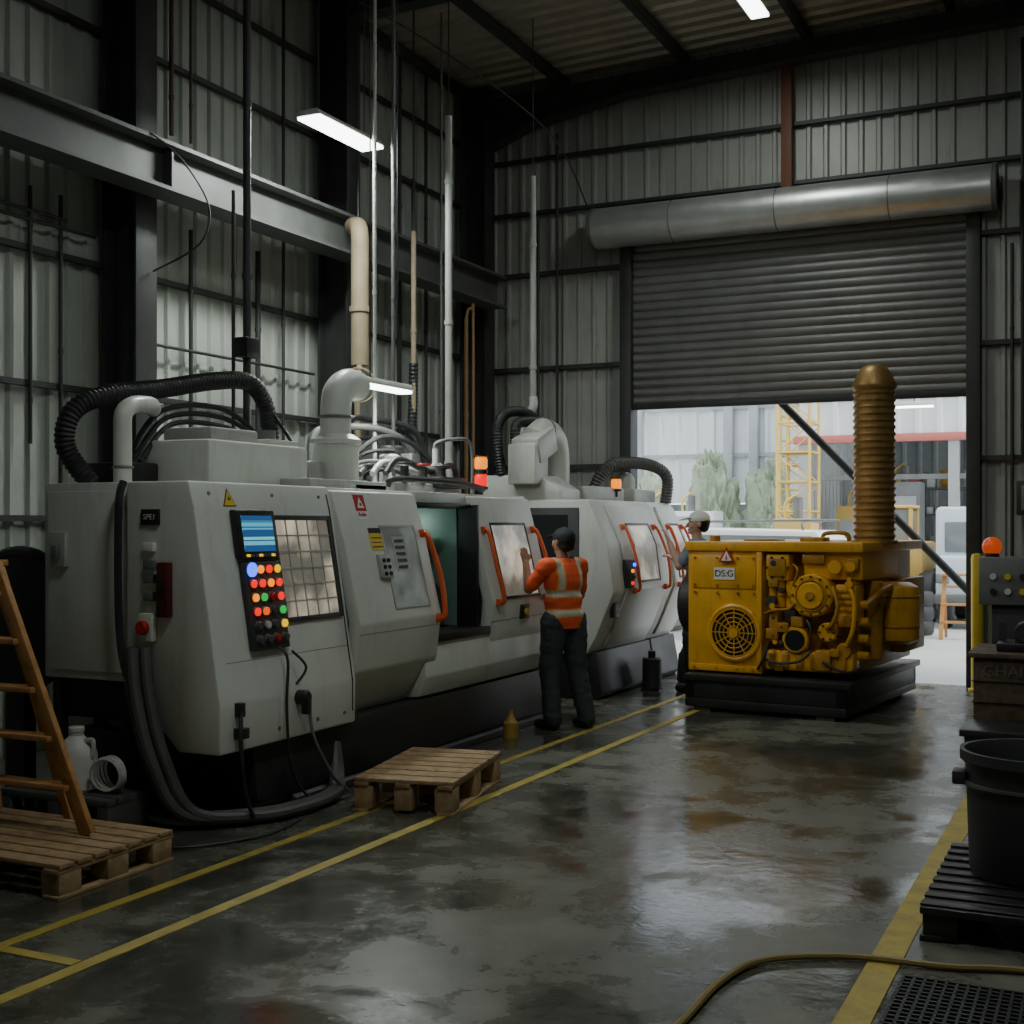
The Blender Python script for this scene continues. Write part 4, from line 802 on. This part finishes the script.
def person(loc,rz,label,skin,shirt,vest,trous,capm,S=(1,1,1),headturn=0):
    R=root('person',(0,0,0),label,'person')
    A=lambda x,y,z:V((x,y,z))
    sl,sr=A(-.175,0,1.36),A(.175,0,1.36)
    el,er=A(-.25,.12,1.17),A(.25,.08,1.10)
    wl,wr_=A(-.20,.22,1.38),A(.15,.23,1.20)
    hl,hr=A(-.09,0,.9),A(.09,-.02,.9); kl,kr=A(-.11,.04,.48),A(.12,-.03,.48); al,ar=A(-.11,.0,.09),A(.14,-.12,.09)
    m=skin
    def torso(b,e,mm):
        b.sph((0,0,1.24),(.158+e,.108+e,.17+e),mm,20); b.sph((0,.0,1.06),(.146+e,.106+e,.16+e),mm,20); b.sph((0,-.01,.93),(.158+e,.116+e,.12+e),mm,20)
        b.cap(sl,.05+e,sr,.05+e,mm); b.cap((0,0,1.3),.09+e,(0,.0,1.36),.07+e,mm)
    def legs(b,e,mm):
        for h,k,a in((hl,kl,al),(hr,kr,ar)): b.cap(h,.088+e,k,.060+e,mm); b.cap(k,.058+e,a,.044+e*1.2,mm)
    b=MB(); torso(b,0,m); legs(b,0,m); b.cap((0,-.005,1.38),.052,(0,.015,1.47),.05,m)
    HZ=1.555; Mt=Matrix.Rotation(headturn,4,'Z'); h=lambda x,y,z:(Mt@V((x,y,0)))+V((0,0,z))
    b.sph(h(0,-.012,HZ+.03),(.074,.094,.088),m,20,Mt); b.sph(h(0,.028,HZ-.035),(.057,.06,.07),m,18,Mt)
    b.sph(h(0,.075,HZ-.078),(.024,.02,.018),m,10); b.cap(h(0,.088,HZ+.008),.009,h(0,.108,HZ-.025),.013,m); b.cap(h(-.035,.076,HZ+.026),.01,h(.035,.076,HZ+.026),.01,m)
    b.sph(h(0,.089,HZ-.052),(.022,.009,.008),m,10,Mt)
    for sx in(-1,1): b.sph(h(sx*.076,-.005,HZ-.005),(.009,.02,.03),m,10,Mt); b.sph(h(sx*.04,.062,HZ-.02),(.02,.02,.022),m,10)
    for s_,e_,w_,sd in((sl,el,wl,-1),(sr,er,wr_,1)):
        b.cap(s_,.05,e_,.042,m); b.cap(e_,.042,w_,.028,m)
        d=(w_-e_).normalized(); side=V((sd*-1.0,0,0)); up=side.cross(d).normalized(); side=d.cross(up).normalized()
        if side.x*(-sd)<0: side=-side
        for k in range(-2,3): b.cap(w_+d*.01+side*.008*k,.015,w_+d*.085+side*.0165*k,.012,m,10)
        for k,ln in enumerate((.062,.075,.082,.074)):
            f0=w_+d*.085+side*(.027-.018*(3-k)); f1=f0+d*ln*.45; f2=f1+(d*.9-V((0,0,.35))).normalized()*ln*.32; f3=f2+(d*.7-V((0,0,.7))).normalized()*ln*.25
            b.cap(f0,.0095,f1,.009,m,8); b.cap(f1,.009,f2,.0082,m,8); b.cap(f2,.0082,f3,.0072,m,8)
        t0=w_+d*.03+side*.025; t1=t0+(d+side*.9).normalized()*.035; t2=t1+(d*1.2+side*.3).normalized()*.03
        b.cap(t0,.012,t1,.0105,m,8); b.cap(t1,.0105,t2,.009,m,8)
    for a,dx in((al,-.02),(ar,.03)): b.cap(a+V((0,-.02,-.04)),.035,a+V((dx,.13,-.055)),.028,m)
    part(R,'body',None,me=remeshed(b,'body',.006,3,mats=[skin]))
    for sx in(-1,1): b=MB(); b.sph(h(sx*.03,.078,HZ+.004),.011,EYEW,10); b.sph(h(sx*.03,.0855,HZ+.004),.0055,INK,8); part(R,'eye',b)
    def bands(c):
        for z in(.97,1.13):
            if abs(c.z-z)<.022: return 1
            if abs(c.z-z)<.034: return 2
        if c.z>1.15 and abs(abs(c.x)-.10)<.020: return 1
        if c.z>1.15 and abs(abs(c.x)-.10)<.029: return 2
        return 0
    b=MB(); torso(b,.010,shirt)
    for s_,e_ in((sl,el),(sr,er)): b.cap(s_,.064,s_.lerp(e_,.8),.058,shirt)
    part(R,'shirt',None,me=remeshed(b,'shirt',.01,4,.004,cut=lambda c:c.z>.86,mats=[shirt]))
    if vest:
        b=MB(); torso(b,.022,vest); b.cap(sl,.072,sl.lerp(el,.15),.072,vest); b.cap(sr,.072,sr.lerp(er,.15),.072,vest); b.cap((0,0,.95),.13,(0,0,.86),.14,vest); b.sph((0,0,.9),(.178,.135,.12),vest,20)
        part(R,'safety_vest',None,'orange vest with reflective stripes',me=remeshed(b,'vest',.008,4,.006,cut=lambda c:c.z>.84 and not((c.x**2+c.y**2)<.0075 and c.z>1.38),matf=bands,mats=[vest,STRIPE,LIME]))
    b=MB(); legs(b,.024,trous); b.sph((0,-.01,.92),(.168,.128,.11),trous,20)
    part(R,'trousers',None,me=remeshed(b,'trousers',.01,4,.009,cut=lambda c:c.z>.05,mats=[trous]))
    for a,dx in((al,-.02),(ar,.03)):
        b=MB(); b.cap(a+V((0,-.02,-.04)),.05,a+V((dx,.15,-.052)),.038,BOOT); b.cap(a+V((0,0,.0)),.05,a+V((0,0,.07)),.052,BOOT)
        part(R,'boot',None,me=remeshed(b,'boot',.008,3,mats=[BOOT],cut=None))
    b=MB(); b.sph(h(0,-.03,HZ+.02),(.08,.088,.085),HAIR,18,Mt); b.sph(h(0,-.055,HZ-.03),(.062,.05,.05),HAIR,14,Mt)
    part(R,'hair',None,me=remeshed(b,'hair',.007,2,.003,mats=[HAIR]))
    b=MB(); b.sph(h(0,-.014,HZ+.045),(.084,.104,.082),capm,20,Mt); b.sph(h(0,.105,HZ+.052),(.065,.075,.011),capm,18,Mt@Matrix.Rotation(-.25,4,'X')); b.sph(h(0,-.014,HZ+.128),(.01,.01,.006),capm,8)
    part(R,'cap',None,me=remeshed(b,'cap',.006,2,cut=lambda c:c.z>HZ+.024,mats=[capm]))
    R.location=loc; R.rotation_euler=(0,0,rz); R.scale=S; return R
person((-4.20,9.80,.0),math.radians(66),'person in orange hi-vis vest and dark cap reaching to the machine',SKIN,HIVIS,HIVIS,DENIM,CAPD,(1.08,1.04,1.0))
person((-3.90,12.6,.0),math.radians(95),'person in blue-grey shirt and white cap working at the machine',SKIN2,BLUES,None,DENIM,CAPW,(1.1,1.1,1.1),.3)
# ------------------------------------------------------------------ yard
mb=MB(); mb.box((-45,YB+.05,-.2),(25,80,-.002),ASPH); struct('floor_2',mb)
r=root('warehouse_building',(-11,36,0),'pale corrugated warehouse across the yard','building')
mb=MB(); sheet(mb,-22,-6.6,2.3,8,34,'x',BLDG,pitch=.5,dep=.07,sgn=-1); sheet(mb,34,48,2.3,8,-6.6,'y',BLDG,pitch=.5,dep=.07); sheet(mb,-22,-6.6,0,2.3,36,'x',HAZEG,pitch=.5,dep=.05,sgn=-1); part(r,'cladding',mb)
mb=MB(); mb.box((-22.2,33.5,8),(-6.4,48,8.2),HAZEG); part(r,'roof',mb)
for x in(-12.2,-9.6,-8.9,-6.7): boxpart(r,'frame_post',(x-.12,33.7,0),(x+.12,33.95,8),HAZEG,.01)
for z in(3.6,4.9): boxpart(r,'rail',(-22,33.85,z-.05),(-6.6,33.9,z+.05),HAZEG)
r=root('open_workshop_building',(-1,30,0),'open-fronted workshop with red fascia and pale upper cladding','building')
mb=MB(); sheet(mb,-5.9,6,3.5,8,26,'x',BLDG,pitch=.4,dep=.05,sgn=-1); sheet(mb,-5.9,6,0,8,35,'x',HAZEG,pitch=.4,dep=.05,sgn=-1); sheet(mb,26,35,0,8,-5.9,'y',BLDG,pitch=.4,dep=.05); part(r,'cladding',mb)
mb=MB(); mb.box((-6,25.8,8),(6,35.2,8.2),HAZEG); mb.box((-5.9,26,5.0),(6,35,5.05),GSTEEL); part(r,'roof',mb)
mb=MB(); mb.box((-6.0,25.86,3.34),(6,25.99,3.5),REDF,.01); part(r,'fascia',mb,'red painted fascia')
for x in(-5.8,-2.9,0): boxpart(r,'frame_post',(x-.1,25.9,0),(x+.1,26.1,3.4),HAZEG)
boxpart(r,'rail',(-5.8,25.95,2.6),(6,26.05,2.7),GSTEEL); boxpart(r,'rail',(-5.8,25.95,4.2),(6,26.0,4.28),GSTEEL)
r=root('storage_rack',(-3.2,30.3,0),'steel storage rack with boxes in the workshop','rack')
mb=MB()
for x in(-5.2,-4.0,-2.6,-1.4): mb.box((x,30,0),(x+.06,30.6,2.9),GSTEEL)
for z in(.5,1.2,1.9,2.5): mb.box((-5.2,30,z),(-1.3,30.6,z+.05),GSTEEL)
part(r,'frame',mb)
k=0
for sz in(.55,1.25,1.95,2.55):
    x=-5.1
    while x<-1.6:
        w_=random.uniform(.15,.4); hh=random.uniform(.15,.5); boxpart(r,'stored_box',(x,30.1,sz),(x+w_,30.5,sz+hh),[REDF,BLDG,YEL2,HAZEG,SCAFY][k%5],.01); x+=w_+random.uniform(.02,.2); k+=1
for (x,y,z,w_) in((-3.35,23.9,3.85,.7),(-3.9,29,4.3,1.2)):
    r=root('yard_lamp',(x,y,z),'glowing fluorescent lamp of the open workshop','lamp')
    mb=MB(); mb.box((x-w_/2,y-.08,z),(x+w_/2,y+.08,z+.07),PLWHITE,.01); mb.cyl((x,y,z+.07),(x,y,z+(.7 if y>26 else 1.0)),.01,DSTEEL,seg=6)
    if y<26: mb.beam((x,y,z+1.0),(x,25.95,z+1.0),.04,.04,DSTEEL)
    part(r,'housing',mb)
    mb=MB(); mb.box((x-w_/2+.02,y-.06,z-.03),(x+w_/2-.02,y+.06,z-.001),LAMPE,.005); part(r,'diffuser',mb)
def scaffold(x0,x1,y0,y1,n,label):
    mb=MB()
    for x in(x0,x1):
        for y in(y0,y1): mb.cyl((x,y,0),(x,y,n*.55+.3),.028,SCAFY,seg=8)
    for i in range(n):
        z=.3+i*.55
        for y in(y0,y1): mb.cyl((x0,y,z),(x1,y,z),.02,SCAFY,seg=6); mb.cyl((x0 if i%2 else x1,y,z),(x1 if i%2 else x0,y,z+.5),.014,SCAFY,seg=6)
        for x in(x0,x1): mb.cyl((x,y0,z),(x,y1,z),.02,SCAFY,seg=6)
        if i%3==2: mb.box((x0,y0,z),(x1,y1,z+.03),WOOD)
    thing('scaffold_tower',mb,((x0+x1)/2,(y0+y1)/2,0),label,'scaffold')
scaffold(-5.75,-5.15,23.5,24.3,11,'tall yellow steel scaffold tower in the yard')
scaffold(-6.9,-6.3,28.5,29.3,8,'yellow steel scaffold tower beside the warehouse')
mb=MB(); mb.cyl((-4.45,14.45,4.1),(-.6,14.9,.02),.045,DSTEEL,seg=12); mb.box((-.75,14.8,-.001),(-.45,15.0,.03),DSTEEL); mb.box((-4.6,14.25,4.0),(-4.3,14.5,4.2),DSTEEL); thing('diagonal_brace_pole',mb,(-.6,14.9,0),'dark steel diagonal brace outside the doorway','steel pole')
def wheel(mb,x,y,r,w,ax=(0,1,0)):
    a=V(ax); c=V((x,y,r)); mb.cyl(c-a*w/2,c+a*w/2,r,RUB,seg=24,bev=.03); mb.cyl(c-a*(w/2+.01),c+a*(w/2+.01),r*.55,GSTEEL,seg=18)
def car(y,x0,label,colm):
    r=root('van',(x0+1.5,y+.9,0),label,'vehicle')
    mb=MB(); mb.prism([(x0,.35),(x0+3.1,.35),(x0+3.15,.85),(x0+2.5,1.05),(x0+2.05,1.62),(x0+.1,1.66),(x0,1.2)],'y',y,y+1.7,colm,.06); part(r,'body',mb)
    mb=MB(); mb.prism([(x0+.3,1.1),(x0+2.35,1.1),(x0+1.98,1.54),(x0+.3,1.56)],'y',y-.005,y+1.705,HGLASS); part(r,'window_glass',mb)
    mb=MB()
    for xx in(x0+.3,x0+1.8): mb.tube([(xx,y+.3,1.62),(xx,y+.3,1.74),(xx,y+1.4,1.74),(xx,y+1.4,1.62)],.02,GSTEEL,6)
    for yy in(y+.3,y+.85,y+1.4): mb.cyl((x0+.1,yy,1.75),(x0+2.1,yy,1.77),.018,GSTEEL,seg=6)
    part(r,'roof_rack',mb)
    for wx in(x0+.6,x0+2.5):
        for wy in(y+.1,y+1.6):
            mb=MB(); wheel(mb,wx,wy,.33,.2); part(r,'wheel',mb)
    return r
car(18,-5.9,'white van parked in the yard',SIGNW); car(21,-9.2,'pale van parked beside the warehouse',BLDG)
VBL=mat('pale_blue_white',(.6,.68,.74),.4,0,.05)
r=root('van',(-2.1,23,0),'pale blue-white box van facing the doorway','vehicle')
mb=MB(); mb.box((-2.75,22,.4),(-1.2,25,2.0),VBL,.08); mb.box((-2.7,21.7,.4),(-1.25,22.1,1.2),VBL,.08); part(r,'body',mb)
mb=MB(); mb.box((-2.6,21.98,1.25),(-1.35,22.01,1.75),HGLASS,.02); part(r,'windscreen',mb)
for x in(-2.6,-1.35): boxpart(r,'headlamp',(x-.1,21.68,.75),(x+.1,21.71,.9),HGLASS,.01)
boxpart(r,'bumper',(-2.72,21.64,.42),(-1.23,21.72,.58),GSTEEL,.02)
for x in(-2.6,-1.35):
    for y in(22.2,24.5):
        mb=MB(); wheel(mb,x,y,.38,.2,(1,0,0)); part(r,'wheel',mb)
r=root('wheel_loader',(-3.6,24,0),'yellow wheel loader parked in the yard','loader')
YH=mat('mist_paled_yellow',(.62,.42,.12),.5,0,.1)  # yard yellow with the mist's paleness mixed into the colour
mb=MB(); mb.box((-4.2,23.2,.6),(-3.1,25,1.4),YH,.08); mb.beam((-3.9,23.3,1.3),(-3.9,22.4,.6),.12,.18,YH); mb.box((-4.3,22.1,.15),(-3.0,22.5,.8),YH,.05); part(r,'body',mb)
mb=MB(); mb.box((-3.9,23.8,1.4),(-3.4,24.6,2.0),HGLASS,.03); mb.box((-3.95,23.75,2.0),(-3.35,24.65,2.06),YH,.02)
for x in(-3.9,-3.4):
    for y in(23.8,24.6): mb.box((x-.03,y-.03,1.4),(x+.03,y+.03,2.02),YH)
part(r,'cab',mb)
for x in(-4.25,-3.05):
    for y in(23.4,24.7):
        mb=MB(); wheel(mb,x,y,.45,.28,(1,0,0)); part(r,'wheel',mb)
mb=MB(); mb.lathe([(.2,0),(.33,0),(.36,.05),(.36,.17),(.33,.22),(.2,.22),(.19,.1)],(0,0,0),RUB,seg=24)
t0=thing('tire',mb,(0,0,0),'black tire stacked in the yard','tire','yard tires'); t0.location=(-2.95,20.6,0)
for k,(x,y,z) in enumerate(((-2.95,20.6,.222),(-2.95,20.6,.444),(-3.75,20.9,0),(-3.75,20.9,.222))): dup(t0,(x,y,z))
r=root('wooden_stepladder',(-2.15,20,0),'small wooden stepladder standing in the yard','ladder')
for x in(-2.4,-1.95): mb=MB(); mb.beam((x,19.8,0),(x+.03*(1 if x<-2.1 else -1),20.05,.95),.03,.06,WOODO); part(r,'side_rail',mb)
for k in range(3): boxpart(r,'step',(-2.4,19.84+k*.07,.24+k*.26),(-1.95,19.96+k*.07,.27+k*.26),WOODO)
for x in(-2.38,-1.98): mb=MB(); mb.beam((x,20.3,0),(x,20.06,.95),.025,.04,WOODO); part(r,'rear_leg',mb)
boxpart(r,'top_plate',(-2.42,19.95,.94),(-1.93,20.15,.97),WOODO)
def bush(x,y,z,s):
    tb=bmesh.new(); bmesh.ops.create_icosphere(tb,subdivisions=5,radius=1)
    for v in tb.verts:
        n=noise.noise(v.co*2.3+V((x,y,0)))+.5*noise.noise(v.co*7+V((x,y,3)))+.4*noise.noise(v.co*18); v.co*=1+.35*n; v.co=V((v.co.x*s,v.co.y*s*.8,max(-.95,v.co.z)*z))
    mb=MB(); mb.add(tb,LEAF); o=thing('bush',mb,(0,0,-.95*z),'grey-green bush with mist paled into its colour, in front of the warehouse','bush','yard bushes'); o.location=(x,y,0)
for i,(x,y,z) in enumerate(((-12.9,31,1.2),(-11.1,31.5,1.5),(-9.3,31.2,1.75),(-7.9,31.6,1.6))): bush(x,y,z,.62)
random.seed(3)
for i,(x,y,w_,h_,m_) in enumerate(((-7.6,19.5,.7,1.75,BLDG),(-6.7,19.8,.6,1.85,HAZEG),(-8.5,27,1.2,2.0,BLDG),(-5.0,27.6,.8,2.1,YH),(-4.1,27.9,.7,2.6,HAZEG),(-4.7,20.6,.6,1.8,YH),(-2.3,26.9,.8,2.4,HAZEG))):
    r=root('yard_cabinet',(x,y,0),'pale steel equipment cabinet standing in the yard','cabinet')
    boxpart(r,'body',(x-w_/2,y-.4,.08),(x+w_/2,y+.4,h_),m_,.02); boxpart(r,'cabinet_door',(x-w_/2+.06,y-.43,.2),(x+w_/2-.06,y-.4,h_-.3),HAZEG if m_ is not HAZEG else BLDG,.01)
    boxpart(r,'base',(x-w_/2+.05,y-.35,0),(x+w_/2-.05,y+.35,.08),GSTEEL)
    mb=MB(); mb.cyl((x,y,h_),(x,y,h_+.35),.08,GSTEEL,seg=14); mb.tube([(x-.2,y,h_),(x-.2,y,h_+.25),(x+.0,y,h_+.4)],.025,SCAFY,8); part(r,'vent_pipe',mb)
mb=MB(); mb.lathe([(.28,0),(.29,.01),(.29,.28),(.3,.3),(.29,.32),(.29,.58),(.3,.6),(.29,.62),(.29,.87),(.28,.88)],(0,0,0),mat('blue_drum',(.1,.2,.35),.4),seg=24)
d0=thing('oil_drum',mb,(0,0,0),'blue steel oil drum in the yard','drum','yard drums'); d0.location=(-5.6,21.6,0)
dup(d0,(-5.1,22.6,0))
# ------------------------------------------------------------------ light
w=bpy.data.worlds.new('world'); SC.world=w; w.use_nodes=True
bg=w.node_tree.nodes['Background']; bg.inputs['Color'].default_value=(.84,.92,1,1); bg.inputs['Strength'].default_value=2.5
s=bpy.data.lights.new('sun','SUN'); s.energy=2.6; s.angle=math.radians(12); s.color=(1,.97,.9)
so=bpy.data.objects.new('sun',s); COL.objects.link(so); so.rotation_euler=(math.radians(10),math.radians(38),0); so.location=(5,20,20)
